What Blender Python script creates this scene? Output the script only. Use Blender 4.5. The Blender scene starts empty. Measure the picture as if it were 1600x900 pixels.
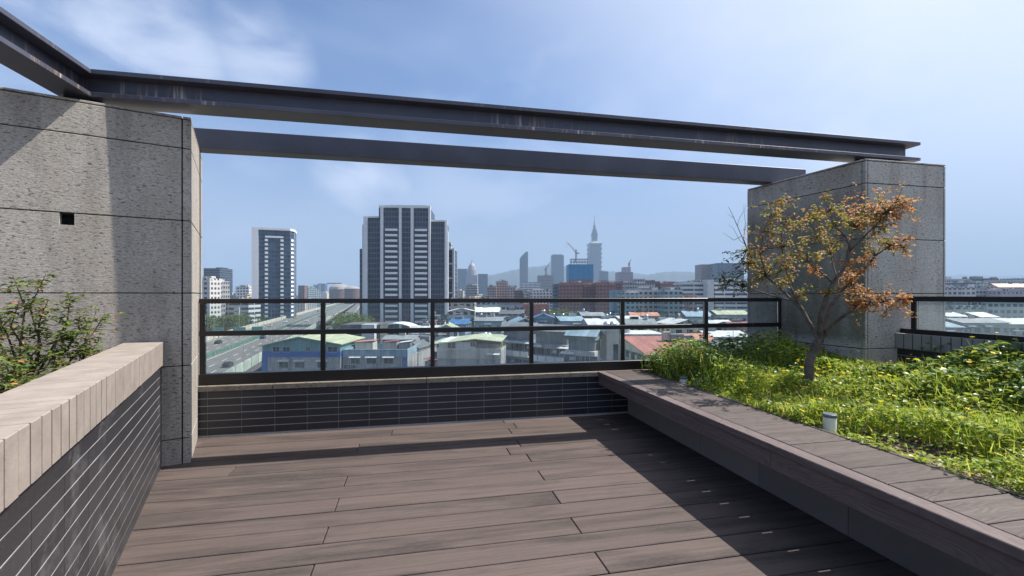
import bpy, math, random
from mathutils import Vector, Matrix
random.seed(7)
R = math.radians
S = bpy.context.scene
COL = S.collection

# ------------------------------------------------------------------ camera
# world axes: x runs along the glass railing, y out towards the city, deck at z = 0
EYE, FPX, HOR = 1.2, 711.0, 461.0
YAW = R(12.0)
CA, SA = math.cos(YAW), math.sin(YAW)
cam = bpy.data.cameras.new('camera')
cam.sensor_width = 36.0
cam.lens = 36.0 * FPX / 1600.0
cam.shift_y = (HOR - 450.0) / 1600.0
cam.clip_start, cam.clip_end = 0.02, 40000
camo = bpy.data.objects.new('camera', cam)
camo.location = (0, 0, EYE)
camo.rotation_euler = (R(90), 0, -YAW)
COL.objects.link(camo)
S.camera = camo

# ------------------------------------------------------------------ light
TO_SUN = Vector((0.71, -0.014, 1.0)).normalized()
sun = bpy.data.lights.new('sun', 'SUN')
sun.energy, sun.angle, sun.color = 4.9, R(0.5), (1.0, 0.94, 0.86)
suno = bpy.data.objects.new('sun', sun)
suno.rotation_euler = TO_SUN.to_track_quat('Z', 'Y').to_euler()
suno.location = (5, 0, 12)
COL.objects.link(suno)

world = bpy.data.worlds.new('World')
S.world = world
world.use_nodes = True
wn, wl = world.node_tree.nodes, world.node_tree.links
wn.clear()
SKY_STRENGTH = 0.078
wo = wn.new('ShaderNodeOutputWorld'); bg = wn.new('ShaderNodeBackground')
sky = wn.new('ShaderNodeTexSky'); sky.sky_type = 'NISHITA'; sky.sun_disc = False
sky.sun_elevation = math.asin(TO_SUN.z)
sky.sun_rotation = math.atan2(TO_SUN.x, TO_SUN.y)
sky.altitude = 50; sky.air_density = 1.0; sky.dust_density = 1.6; sky.ozone_density = 2.5
tc = wn.new('ShaderNodeTexCoord')
def cloud(scale, loc, lo, hi, det):
    mp = wn.new('ShaderNodeMapping'); mp.inputs['Scale'].default_value = scale; mp.inputs['Location'].default_value = loc
    nz = wn.new('ShaderNodeTexNoise'); nz.inputs['Scale'].default_value = 1.0; nz.inputs['Detail'].default_value = det
    nz.inputs['Roughness'].default_value = 0.52; nz.inputs['Distortion'].default_value = 0.35
    mr = wn.new('ShaderNodeMapRange'); mr.interpolation_type = 'SMOOTHSTEP'
    mr.inputs['From Min'].default_value = lo; mr.inputs['From Max'].default_value = hi
    wl.new(tc.outputs['Generated'], mp.inputs['Vector']); wl.new(mp.outputs[0], nz.inputs['Vector']); wl.new(nz.outputs['Fac'], mr.inputs['Value'])
    return mr.outputs[0]
c1 = cloud((2.3, 2.0, 4.6), (3.1, 1.7, 0.4), 0.48, 0.72, 6)
c2 = cloud((1.1, 0.9, 2.2), (0.3, 5.2, 2.1), 0.45, 0.80, 4)
mx = wn.new('ShaderNodeMath'); mx.operation = 'MAXIMUM'
wl.new(c1, mx.inputs[0]); wl.new(c2, mx.inputs[1])
# the photo's few soft clouds, each at its own place in the sky
def sky_dir(x, y): return Vector(((x - 800) / FPX * CA + SA, -(x - 800) / FPX * SA + CA, (HOR - y) / FPX)).normalized()
fine = cloud((5.0, 4.5, 9.0), (1.3, 4.2, 0.7), 0.30, 0.72, 8)
lob = None
for x_, y_, r_, a_ in ((190, 55, 9.5, .72), (265, 85, 6.5, .7), (95, 10, 8, .6), (405, 80, 6.5, .55), (555, 275, 6.0, .65), (610, 290, 4, .5), (1350, 165, 9, .8), (1250, 120, 7, .5), (930, 200, 7, .25), (1430, 40, 8, .5)):
    d_ = wn.new('ShaderNodeVectorMath'); d_.operation = 'DOT_PRODUCT'; d_.inputs[1].default_value = sky_dir(x_, y_); wl.new(tc.outputs['Generated'], d_.inputs[0])
    m_ = wn.new('ShaderNodeMapRange'); m_.interpolation_type = 'SMOOTHSTEP'
    for k_, q_ in (('From Min', math.cos(R(r_))), ('From Max', 1.0), ('To Min', 0.0), ('To Max', a_)): m_.inputs[k_].default_value = q_
    wl.new(d_.outputs['Value'], m_.inputs['Value'])
    if lob is None: lob = m_.outputs[0]
    else:
        g_ = wn.new('ShaderNodeMath'); g_.operation = 'MAXIMUM'; wl.new(lob, g_.inputs[0]); wl.new(m_.outputs[0], g_.inputs[1]); lob = g_.outputs[0]
lf_ = wn.new('ShaderNodeMath'); lf_.operation = 'MULTIPLY'; wl.new(lob, lf_.inputs[0]); wl.new(fine, lf_.inputs[1])
m0_ = wn.new('ShaderNodeMath'); m0_.operation = 'MULTIPLY'; m0_.inputs[1].default_value = 0.30; wl.new(mx.outputs[0], m0_.inputs[0])
ml0 = wn.new('ShaderNodeMath'); ml0.operation = 'MAXIMUM'; wl.new(m0_.outputs[0], ml0.inputs[0]); wl.new(lf_.outputs[0], ml0.inputs[1])
# thin cirrostratus veil: thicker towards the sun's side and towards the horizon
dp = wn.new('ShaderNodeVectorMath'); dp.operation = 'DOT_PRODUCT'; dp.inputs[1].default_value = TO_SUN
wl.new(tc.outputs['Generated'], dp.inputs[0])
v1 = wn.new('ShaderNodeMapRange'); v1.interpolation_type = 'SMOOTHSTEP'
for k_, x_ in (('From Min', 0.36), ('From Max', 0.92), ('To Min', 0.0), ('To Max', 0.85)): v1.inputs[k_].default_value = x_
wl.new(dp.outputs['Value'], v1.inputs['Value'])
sz = wn.new('ShaderNodeSeparateXYZ'); wl.new(tc.outputs['Generated'], sz.inputs[0])
v2 = wn.new('ShaderNodeMapRange'); v2.interpolation_type = 'SMOOTHSTEP'
for k_, x_ in (('From Min', 0.42), ('From Max', 0.0), ('To Min', 0.0), ('To Max', 0.75)): v2.inputs[k_].default_value = x_
wl.new(sz.outputs[2], v2.inputs['Value'])
mixv = wn.new('ShaderNodeMix'); mixv.data_type = 'RGBA'; mixv.inputs['B'].default_value = (7.1, 7.6, 8.5, 1)
tint = wn.new('ShaderNodeMix'); tint.data_type = 'RGBA'; tint.blend_type = 'MULTIPLY'; tint.inputs['Factor'].default_value = 1.0; tint.inputs['B'].default_value = (0.86, 0.98, 1.16, 1)
wl.new(sky.outputs[0], tint.inputs['A'])
hz = wn.new('ShaderNodeMix'); hz.data_type = 'RGBA'; hz.inputs['B'].default_value = (2.6, 3.15, 4.4, 1)
wl.new(v2.outputs[0], hz.inputs['Factor']); wl.new(tint.outputs['Result'], hz.inputs['A'])
wl.new(v1.outputs[0], mixv.inputs['Factor']); wl.new(hz.outputs['Result'], mixv.inputs['A'])
mixc = wn.new('ShaderNodeMix'); mixc.data_type = 'RGBA'
mixc.inputs['B'].default_value = (6.6, 7.1, 8.4, 1)
wl.new(ml0.outputs[0], mixc.inputs['Factor'])
wl.new(mixv.outputs['Result'], mixc.inputs['A'])
wl.new(mixc.outputs['Result'], bg.inputs['Color'])
bg.inputs['Strength'].default_value = SKY_STRENGTH
wl.new(bg.outputs[0], wo.inputs['Surface'])

vs = S.view_settings
vs.view_transform, vs.look, vs.gamma, vs.exposure = 'Standard', 'None', 1.0, 0.94
vs.use_curve_mapping = False
cy = S.cycles
cy.use_denoising = True
cy.max_bounces, cy.diffuse_bounces, cy.glossy_bounces, cy.transmission_bounces = 6, 3, 3, 4
cy.transparent_max_bounces, cy.volume_bounces = 24, 0
cy.sample_clamp_indirect = 6.0
cy.caustics_reflective = cy.caustics_refractive = False

# ------------------------------------------------------------------ helpers
def C(X, Y, z=0.0):                      # metres right of / ahead of the viewer -> world
    return Vector((X * CA + Y * SA, -X * SA + Y * CA, z))
def tag(o, label=None, cat=None, group=None, kind=None):
    if label: o['label'] = label
    if cat: o['category'] = cat
    if group: o['group'] = group
    if kind: o['kind'] = kind
    return o
def empty(name, loc, rz=0.0, **kw):
    o = bpy.data.objects.new(name, None); o.empty_display_size = 0.2
    o.location = loc; o.rotation_euler = (0, 0, rz); COL.objects.link(o)
    return tag(o, **kw)

class MB:
    def __init__(s): s.v, s.f, s.m = [], [], []
    def add(s, vs, fs, mi=0):
        b = len(s.v); s.v += [tuple(p) for p in vs]
        s.f += [tuple(b + i for i in f) for f in fs]; s.m += [mi] * len(fs); return s
    def box(s, x0, x1, y0, y1, z0, z1, mi=0, M=None):
        p = [(x, y, z) for z in (z0, z1) for y in (y0, y1) for x in (x0, x1)]
        if M: p = [M @ Vector(q) for q in p]
        return s.add(p, [(0, 2, 3, 1), (4, 5, 7, 6), (0, 1, 5, 4), (1, 3, 7, 5), (3, 2, 6, 7), (2, 0, 4, 6)], mi)
    def prism(s, poly, z0, z1, mi=0):
        n = len(poly)
        p = [(x, y, z0) for x, y in poly] + [(x, y, z1) for x, y in poly]
        fs = [tuple(range(n - 1, -1, -1)), tuple(range(n, 2 * n))] + [(i, (i + 1) % n, n + (i + 1) % n, n + i) for i in range(n)]
        return s.add(p, fs, mi)
    def prism_y(s, poly, y0, y1, mi=0):   # polygon in x,z swept along y
        n = len(poly)
        p = [(x, y0, z) for x, z in poly] + [(x, y1, z) for x, z in poly]
        fs = [tuple(range(n)), tuple(range(2 * n - 1, n - 1, -1))] + [((i + 1) % n, i, n + i, n + (i + 1) % n) for i in range(n)]
        return s.add(p, fs, mi)
    def frustum(s, cx, cy, z0, z1, a0, b0, a1, b1, mi=0):
        p = [(cx + sx * a, cy + sy * b, z) for z, a, b in ((z0, a0, b0), (z1, a1, b1)) for sx, sy in ((-1, -1), (1, -1), (1, 1), (-1, 1))]
        return s.add(p, [(3, 2, 1, 0), (4, 5, 6, 7), (0, 1, 5, 4), (1, 2, 6, 5), (2, 3, 7, 6), (3, 0, 4, 7)], mi)
    def lathe(s, prof, n=16, cx=0, cy=0, mi=0):
        p = []
        for r, z in prof:
            p += [(cx + r * math.cos(2 * math.pi * i / n), cy + r * math.sin(2 * math.pi * i / n), z) for i in range(n)]
        fs = [(k * n + i, k * n + (i + 1) % n, (k + 1) * n + (i + 1) % n, (k + 1) * n + i) for k in range(len(prof) - 1) for i in range(n)]
        fs += [tuple(range(n - 1, -1, -1)), tuple((len(prof) - 1) * n + i for i in range(n))]
        return s.add(p, fs, mi)
    def tube(s, pts, rad, n=6, mi=0):
        pts = [Vector(p) for p in pts]; b = []
        up = Vector((0.3, 0.9, 0.2)).normalized()
        for i, p in enumerate(pts):
            t = (pts[min(i + 1, len(pts) - 1)] - pts[max(i - 1, 0)]).normalized()
            a = t.cross(up); a = a.normalized() if a.length > 1e-4 else Vector((1, 0, 0)); c = a.cross(t)
            r = rad[i] if hasattr(rad, '__len__') else rad
            b += [p + r * (math.cos(2 * math.pi * k / n) * a + math.sin(2 * math.pi * k / n) * c) for k in range(n)]
        fs = [(j * n + k, j * n + (k + 1) % n, (j + 1) * n + (k + 1) % n, (j + 1) * n + k) for j in range(len(pts) - 1) for k in range(n)]
        fs += [tuple(range(n - 1, -1, -1)), tuple((len(pts) - 1) * n + k for k in range(n))]
        return s.add(b, fs, mi)
    def mesh(s, name, mats, smooth=False):
        me = bpy.data.meshes.new(name); me.from_pydata(s.v, [], s.f)
        for m in (mats if isinstance(mats, (list, tuple)) else [mats]): me.materials.append(m)
        if any(s.m): me.polygons.foreach_set('material_index', s.m)
        if smooth: me.polygons.foreach_set('use_smooth', [True] * len(s.f))
        me.update(); return me
    def build(s, name, mats, parent=None, smooth=False, bevel=0, loc=None, rz=0, **kw):
        o = bpy.data.objects.new(name, s.mesh(name, mats, smooth)); COL.objects.link(o)
        if parent: o.parent = parent
        if loc: o.location = loc
        if rz: o.rotation_euler = (0, 0, rz)
        if bevel:
            b = o.modifiers.new('bevel', 'BEVEL'); b.width = bevel; b.segments = 1; b.limit_method = 'ANGLE'; b.angle_limit = R(40)
        return tag(o, **kw)
def child(name, me, parent, loc=(0, 0, 0), rz=0):
    o = bpy.data.objects.new(name, me); o.parent = parent; o.location = loc; o.rotation_euler = (0, 0, rz); COL.objects.link(o); return o

# ------------------------------------------------------------------ materials
class NT:
    def __init__(s, name):
        s.mat = bpy.data.materials.new(name); s.mat.use_nodes = True
        s.n, s.l = s.mat.node_tree.nodes, s.mat.node_tree.links
        s.b = s.n['Principled BSDF']; s.out = s.n['Material Output']
    def node(s, t, **kw):
        x = s.n.new(t)
        for k, v in kw.items():
            if hasattr(x, k): setattr(x, k, v)
        return x
    def setin(s, x, vals):
        for k, v in vals.items():
            if isinstance(v, bpy.types.NodeSocket): s.l.new(v, x.inputs[k])
            else: x.inputs[k].default_value = v
        return x
    def coord(s, kind='Object', scale=(1, 1, 1), rot=(0, 0, 0)):
        t = s.node('ShaderNodeTexCoord'); m = s.node('ShaderNodeMapping')
        s.setin(m, {'Vector': t.outputs[kind], 'Scale': scale, 'Rotation': rot}); return m.outputs[0]
    def noise(s, vec, scale, det=4, rough=0.55, dist=0.0):
        x = s.node('ShaderNodeTexNoise'); s.setin(x, {'Vector': vec, 'Scale': scale, 'Detail': det, 'Roughness': rough, 'Distortion': dist}); return x.outputs['Fac']
    def rng(s, val, a, b, c=0.0, d=1.0):
        x = s.node('ShaderNodeMapRange'); s.setin(x, {'Value': val, 'From Min': a, 'From Max': b, 'To Min': c, 'To Max': d}); return x.outputs[0]
    def math(s, op, a, b=0.0, c=0.0):
        x = s.node('ShaderNodeMath', operation=op); s.setin(x, {0: a, 1: b, 2: c}); return x.outputs[0]
    def mix(s, f, a, b, mode='MIX'):
        x = s.node('ShaderNodeMix', data_type='RGBA', blend_type=mode)
        s.setin(x, {'Factor': f})
        for k, v in (('A', a), ('B', b)):
            if isinstance(v, bpy.types.NodeSocket): s.l.new(v, x.inputs[k])
            else: x.inputs[k].default_value = tuple(v) + ((1,) if len(v) == 3 else ())
        return x.outputs['Result']
    def bump(s, h, strength, dist):
        x = s.node('ShaderNodeBump'); s.setin(x, {'Height': h, 'Strength': strength, 'Distance': dist}); s.l.new(x.outputs[0], s.b.inputs['Normal'])
    def island(s): return s.node('ShaderNodeNewGeometry').outputs['Random Per Island']
    def objrand(s): return s.node('ShaderNodeObjectInfo').outputs['Random']
    def sep(s, vec):
        x = s.node('ShaderNodeSeparateXYZ'); s.l.new(vec, x.inputs[0]); return x.outputs
    def set(s, **kw):
        for k, v in kw.items(): s.setin(s.b, {k.replace('_', ' '): v})
        return s
    def color(s, c):
        if isinstance(c, bpy.types.NodeSocket): s.l.new(c, s.b.inputs['Base Color'])
        else: s.b.inputs['Base Color'].default_value = tuple(c) + (1,)
        return s

def plain(name, c, rough=0.6, metal=0.0, var=0.25, scale=3.0, bump=0.0, spec=0.5):
    t = NT(name); co = t.coord()
    n = t.noise(co, scale, 6, 0.62)
    f = t.rng(n, 0.3, 0.7)
    t.color(t.mix(f, [x * (1 - var) for x in c], [min(1, x * (1 + var)) for x in c]))
    t.set(Roughness=rough, Metallic=metal)
    t.b.inputs['Specular IOR Level'].default_value = spec
    if bump: t.bump(t.noise(co, scale * 12, 4), bump, 0.004)
    return t.mat

def m_granite(name, moss=0.0, cool=(1, 1, 1)):
    t = NT(name)
    tcn = t.node('ShaderNodeTexCoord'); p = t.sep(tcn.outputs['Object'])
    along = t.math('ADD', p[0], t.math('MULTIPLY', p[1], 0.93))
    cb = t.node('ShaderNodeCombineXYZ'); t.setin(cb, {'X': along, 'Y': p[2], 'Z': t.math('MULTIPLY', p[1], 0.5)})
    def mp(sc):
        m = t.node('ShaderNodeMapping'); t.setin(m, {'Vector': cb.outputs[0], 'Scale': sc}); return m.outputs[0]
    speck = t.noise(mp((36, 88, 36)), 1.0, 3, 0.6, 0.5)
    fine = t.noise(mp((90, 150, 90)), 1.0, 2, 0.6)
    big = t.noise(mp((3, 2.2, 3)), 1.0, 4, 0.6)
    streak = t.noise(mp((6, 0.7, 6)), 1.0, 4, 0.6)
    mid = t.noise(mp((46, 125, 46)), 1.0, 4, 0.7, 0.7)
    base = t.mix(t.rng(mid, 0.38, 0.62), (0.225, 0.21, 0.19), (0.52, 0.48, 0.42))
    base = t.mix(t.rng(fine, 0.36, 0.64, 0, 0.45), base, (0.57, 0.525, 0.46))
    base = t.mix(t.rng(big, 0.40, 0.68, 0, 0.45), base, (0.29, 0.225, 0.165))
    base = t.mix(t.rng(speck, 0.42, 0.36, 0, .85), base, (0.07, 0.067, 0.063))
    base = t.mix(t.rng(t.island(), 0, 1, 0, .22), base, (0.24, 0.215, 0.185))
    base = t.mix(t.rng(streak, 0.50, 0.72, 0, 0.5), base, (0.11, 0.095, 0.08))
    if moss:
        ms = t.noise(mp((2.0, 1.2, 2.0)), 1.0, 6, 0.7)
        stripes = t.noise(mp((9, 0.8, 9)), 1.0, 4, 0.6)
        side = t.rng(t.math('ABSOLUTE', t.sep(tcn.outputs['Normal'])[0]), 0.5, 0.9)
        band = t.math('MULTIPLY', t.rng(p[2], 0.72, 0.80), t.rng(p[2], 2.26, 2.0))
        f = t.math('MULTIPLY', t.math('MULTIPLY', t.rng(t.math('ADD', t.math('MULTIPLY', ms, 0.6), t.math('MULTIPLY', stripes, 0.4)), 0.36, 0.55, 0.25, moss), band), t.rng(side, 0, 1, 0.04, 1))
        base = t.mix(f, base, (0.075, 0.072, 0.035))
    base = t.mix(1.0, base, cool, 'MULTIPLY')
    t.color(base); t.set(Roughness=0.75)
    h = t.math('ADD', t.math('MULTIPLY', speck, 0.7), t.math('MULTIPLY', mid, 0.7))
    t.bump(h, 0.5, 0.005)
    return t.mat

def m_wood(name, dark, light, grain=(1.2, 22, 22), relief=0.5, dirt=0.5, rings=False, axis_swap=False):
    t = NT(name); isl = t.island()
    tcn = t.node('ShaderNodeTexCoord')
    off = t.node('ShaderNodeCombineXYZ'); t.setin(off, {'X': t.math('MULTIPLY', isl, 37.0), 'Y': t.math('MULTIPLY', isl, 11.0), 'Z': t.math('MULTIPLY', isl, 5.0)})
    ad = t.node('ShaderNodeVectorMath', operation='ADD'); t.setin(ad, {0: tcn.outputs['Object'], 1: off.outputs[0]})
    m = t.node('ShaderNodeMapping'); t.setin(m, {'Vector': ad.outputs[0], 'Scale': grain})
    g = t.noise(m.outputs[0], 1.0, 5, 0.65, 0.4)
    m2 = t.node('ShaderNodeMapping'); t.setin(m2, {'Vector': ad.outputs[0], 'Scale': (0.75, 4.5, 4.5) if not axis_swap else (3, 1.5, 3)})
    d = t.noise(m2.outputs[0], 1.3, 7, 0.66, 0.3)
    c = t.mix(t.rng(g, 0.25, 0.75), dark, light)
    c = t.mix(t.rng(isl, 0, 1, 0.0, 0.7), c, t.mix(g, [x * 0.45 for x in light], [x * 0.85 for x in light]))
    fg = t.noise(t.coord(scale=(25, 90, 90)), 1.0, 4, 0.7)
    c = t.mix(t.math('MULTIPLY', t.rng(d, 0.46, 0.62, 0, dirt), t.rng(fg, 0.3, 0.6, .35, 1)), c, [x * 0.42 for x in (dark[1], dark[1], dark[1] * .95)])
    c = t.mix(t.rng(fg, 0.55, 0.75, 0, .3), c, [x * 1.35 for x in light])
    sp = t.noise(t.coord(), 95, 2, 0.5)
    c = t.mix(t.rng(sp, 0.70, 0.78, 0, 0.35), c, (0.33, 0.30, 0.28))
    h = t.math('ADD', g, t.math('MULTIPLY', fg, 0.5))
    if rings:
        m3 = t.node('ShaderNodeMapping'); t.setin(m3, {'Vector': ad.outputs[0], 'Scale': (2.2, 9, 9) if not axis_swap else (9, 2.2, 9)})
        w = t.node('ShaderNodeTexNoise'); t.setin(w, {'Vector': m3.outputs[0], 'Scale': 1.0, 'Detail': 1.5, 'Roughness': 0.4, 'Distortion': 0.5})
        rr = t.math('FRACT', t.math('MULTIPLY', w.outputs['Fac'], 13.0))
        tri = t.math('ABSOLUTE', t.math('SUBTRACT', rr, 0.5))
        c = t.mix(t.rng(tri, 0.0, 0.22, 0.28, 0), c, [x * 0.55 for x in dark])
        h = t.math('ADD', t.math('MULTIPLY', tri, 1.4), t.math('MULTIPLY', g, 0.5))
    t.color(c); t.set(Roughness=t.rng(d, 0.3, 0.7, 0.6, 0.8)); t.b.inputs['Specular IOR Level'].default_value = 0.2; t.bump(h, relief, 0.003)
    return t.mat

def m_tile(name, c, dust=0.15):
    t = NT(name); isl = t.island(); co = t.coord()
    n = t.noise(co, 160, 2, 0.6); b = t.noise(co, 2.2, 6, 0.7)
    col = t.mix(t.rng(isl, 0, 1), [x * 0.8 for x in c], [x * 1.3 for x in c])
    col = t.mix(t.rng(n, 0.62, 0.75, 0, 0.5), col, (0.16, 0.16, 0.16))
    col = t.mix(t.rng(b, 0.52, 0.72, 0, dust), col, (0.24, 0.235, 0.24))
    t.color(col); t.set(Roughness=t.rng(b, 0.3, 0.7, 0.34, 0.55)); t.bump(n, 0.15, 0.001)
    return t.mat

def m_leaf(name, cols, trans=0.45, rough=0.5, patch=0.0):
    t = NT(name); isl = t.island()
    r = t.node('ShaderNodeValToRGB'); e = r.color_ramp.elements
    while len(e) < len(cols): e.new(0.5)
    for i, c in enumerate(cols): e[i].position = i / max(1, len(cols) - 1); e[i].color = tuple(c) + (1,)
    t.l.new(isl, r.inputs[0])
    pv = t.noise(t.coord(), 2.3, 5, 0.6); pm = t.noise(t.coord(), 9.0, 3, 0.6)
    lc = t.mix(t.rng(t.math('ADD', t.math('MULTIPLY', pv, .6), t.math('MULTIPLY', pm, .4)), 0.44, 0.58, patch, 0), r.outputs[0], t.mix(0.5, [x * .25 for x in cols[0]], r.outputs[0], 'MULTIPLY'))
    t.color(lc); t.set(Roughness=rough); t.b.inputs['Specular IOR Level'].default_value = 0.25
    tr = t.node('ShaderNodeBsdfTranslucent'); mxs = t.node('ShaderNodeMixShader'); mxs.inputs[0].default_value = trans
    tcol = t.mix(0.22, lc, (0.30, 0.30, 0.03), 'ADD')
    t.l.new(tcol, tr.inputs['Color']); t.l.new(t.b.outputs[0], mxs.inputs[1]); t.l.new(tr.outputs[0], mxs.inputs[2]); t.l.new(mxs.outputs[0], t.out.inputs['Surface'])
    return t.mat

def m_glass(name, tint=(0.90, 0.945, 0.955), zlo=0.5, zhi=1.0, film=0.022, filmlow=0.24):
    t = NT(name)
    tr = t.node('ShaderNodeBsdfTransparent'); tr.inputs['Color'].default_value = tuple(tint) + (1,)
    gl = t.node('ShaderNodeBsdfGlossy'); gl.inputs['Roughness'].default_value = 0.02
    fr = t.node('ShaderNodeFresnel'); fr.inputs['IOR'].default_value = 1.42
    m1 = t.node('ShaderNodeMixShader'); t.l.new(fr.outputs[0], m1.inputs[0]); t.l.new(tr.outputs[0], m1.inputs[1]); t.l.new(gl.outputs[0], m1.inputs[2])
    df = t.node('ShaderNodeBsdfDiffuse'); df.inputs['Color'].default_value = (0.62, 0.68, 0.70, 1)
    tl = t.node('ShaderNodeBsdfTranslucent'); tl.inputs['Color'].default_value = (0.62, 0.68, 0.70, 1)
    ms = t.node('ShaderNodeMixShader'); t.l.new(df.outputs[0], ms.inputs[1]); t.l.new(tl.outputs[0], ms.inputs[2])
    p = t.sep(t.node('ShaderNodeTexCoord').outputs['Object'])[2]
    n = t.noise(t.coord(scale=(2.0, 2.0, 4.0)), 1.6, 6, 0.65)
    g = t.math('MULTIPLY', t.rng(p, zlo, zhi, 1, 0), t.rng(n, 0.25, 0.75, 0.4, 1.2))
    f = t.math('ADD', t.math('MULTIPLY', t.math('POWER', g, 2.0), filmlow), t.math('MULTIPLY', n, film * 2))
    m2 = t.node('ShaderNodeMixShader'); t.l.new(f, m2.inputs[0]); t.l.new(m1.outputs[0], m2.inputs[1]); t.l.new(ms.outputs[0], m2.inputs[2])
    t.l.new(m2.outputs[0], t.out.inputs['Surface'])
    return t.mat

def m_facade(name, wall, glass, floor=3.2, bay=3.0, fz=0.5, fx=0.62, roof=(0.30, 0.30, 0.29), var=0.3, rough=0.6, grime=0.35):
    """Weathered wall with rows of dark openings, laid out in the building's own metres."""
    t = NT(name); tcn = t.node('ShaderNodeTexCoord')
    p = t.sep(tcn.outputs['Object']); nr = t.sep(tcn.outputs['Normal'])
    side = t.math('GREATER_THAN', t.math('ABSOLUTE', nr[0]), 0.6)
    h = t.math('ADD', t.math('MULTIPLY', p[0], t.math('SUBTRACT', 1.0, side)), t.math('MULTIPLY', p[1], side))
    rnd = t.objrand()
    h = t.math('ADD', h, t.math('MULTIPLY', rnd, 7.0))
    fu = t.math('FRACT', t.math('DIVIDE', h, bay)); fw = t.math('FRACT', t.math('DIVIDE', p[2], floor))
    iu = t.math('FLOOR', t.math('DIVIDE', h, bay)); iw = t.math('FLOOR', t.math('DIVIDE', p[2], floor))
    cb = t.node('ShaderNodeCombineXYZ'); t.setin(cb, {'X': iu, 'Y': iw, 'Z': rnd})
    wn_ = t.node('ShaderNodeTexWhiteNoise'); t.l.new(cb.outputs[0], wn_.inputs['Vector'])
    inx = t.math('LESS_THAN', t.math('ABSOLUTE', t.math('SUBTRACT', fu, 0.5)), fx / 2)
    inz = t.math('LESS_THAN', t.math('ABSOLUTE', t.math('SUBTRACT', fw, 0.5)), fz / 2)
    win = t.math('MULTIPLY', inx, inz)
    wallface = t.math('LESS_THAN', t.math('ABSOLUTE', nr[2]), 0.5)
    win = t.math('MULTIPLY', win, wallface)
    g = t.noise(t.coord(scale=(0.5, 0.5, 0.12)), 1.0, 6, 0.7)
    c = t.mix(rnd, [x * (1 - var) for x in wall], [min(.8, x * (1 + var)) for x in wall])
    c = t.mix(t.rng(g, 0.45, 0.75, 0, grime), c, [x * 0.35 for x in wall])
    gc = t.mix(wn_.outputs['Value'], [x * 0.5 for x in glass], [x * 1.7 for x in glass])
    c = t.mix(win, c, gc)
    rn = t.noise(t.coord(scale=(0.16, 0.16, 1)), 1.0, 3, 0.6)
    rc = t.mix(t.rng(rn, 0.4, 0.6), [x * 0.55 for x in roof], [min(.8, x * 1.4) for x in roof])
    c = t.mix(t.math('GREATER_THAN', nr[2], 0.5), c, rc)
    t.color(c); t.set(Roughness=t.math('SUBTRACT', rough, t.math('MULTIPLY', win, 0.35)))
    return t.mat

def m_corrugated(name, c, pitch=0.3, var=0.2, rust=0.2):
    t = NT(name); tcn = t.node('ShaderNodeTexCoord'); p = t.sep(tcn.outputs['Object'])
    s = t.math('SINE', t.math('MULTIPLY', p[0], 6.283 / pitch))
    n = t.noise(t.coord(scale=(1.2, 0.25, 0.25)), 1.0, 6, 0.68)
    col = t.mix(t.rng(n, 0.3, 0.7), [x * (1 - var) for x in c], [min(.82, x * (1 + var)) for x in c])
    pn = t.node('ShaderNodeTexWhiteNoise'); cbn = t.node('ShaderNodeCombineXYZ')
    t.setin(cbn, {'X': t.math('FLOOR', t.math('DIVIDE', p[0], 1.15)), 'Y': t.math('FLOOR', t.math('DIVIDE', p[1], 3.7)), 'Z': t.math('FLOOR', t.math('MULTIPLY', t.objrand(), 50.0))}); t.l.new(cbn.outputs[0], pn.inputs['Vector'])
    col = t.mix(t.rng(pn.outputs['Value'], 0, 1, 0, .45), col, [x * 0.45 for x in c])
    seam = t.math('LESS_THAN', t.math('FRACT', t.math('DIVIDE', p[0], 1.15)), 0.09)
    col = t.mix(t.math('MULTIPLY', seam, 0.45), col, [x * 0.3 for x in c])
    gp = t.noise(t.coord(scale=(.35, .35, .35)), 1.0, 5, 0.7)
    col = t.mix(t.rng(gp, 0.48, 0.72, 0, .6), col, [x * 0.4 for x in c])
    col = t.mix(t.rng(n, 0.58, 0.74, 0, rust), col, (0.16, 0.10, 0.07))
    t.color(col); t.set(Roughness=0.5); t.bump(s, 0.6, 0.03)
    return t.mat

def m_stained(name, c, amount=0.6):
    t = NT(name)
    a = t.noise(t.coord(scale=(0.9, 0.9, 0.13)), 1.0, 7, 0.72); b = t.noise(t.coord(), 0.5, 6, 0.65)
    col = t.mix(t.rng(b, 0.3, 0.7), [x * 0.8 for x in c], [min(.8, x * 1.15) for x in c])
    col = t.mix(t.rng(a, 0.46, 0.70, 0, amount), col, [x * 0.22 for x in c])
    t.color(col); t.set(Roughness=0.85); return t.mat

M = {}
M['granite'] = m_granite('flamed_granite', 0.0, (0.97, 0.98, 1.0))
M['granite_dark'] = m_granite('shade_toned_ledge_granite', 0.0, (0.52, 0.50, 0.47))  # dark tint puts the shade on the ledge front into the stone colour
M['granite_moss'] = m_granite('mossy_granite', 0.75, (1.0, 1.05, 1.14))
M['joint'] = plain('dark_joint', (0.02, 0.02, 0.02), 0.9)  # near-black colour of pier cores, joint filler and bearing plates
M['grout'] = plain('pale_grout', (0.40, 0.39, 0.39), 0.9, var=0.4, scale=6)
M['grout_grey'] = plain('grey_grout', (0.38, 0.38, 0.38), 0.9, var=0.15)
M['tile'] = m_tile('charcoal_tile', (0.022, 0.022, 0.027), 0.05)
M['tile_dusty'] = m_tile('dusty_charcoal_tile', (0.034, 0.033, 0.037), 0.6)
M['coping'] = plain('pinkish_coping_brick', (0.265, 0.225, 0.197), 0.85, var=0.2, scale=7, bump=0.3)
M['coping_grey'] = plain('grey_coping_brick', (0.27, 0.27, 0.27), 0.85, var=0.15, scale=7, bump=0.3)
M['mortar'] = plain('dark_mortar', (0.055, 0.045, 0.04), 0.9)
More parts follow.
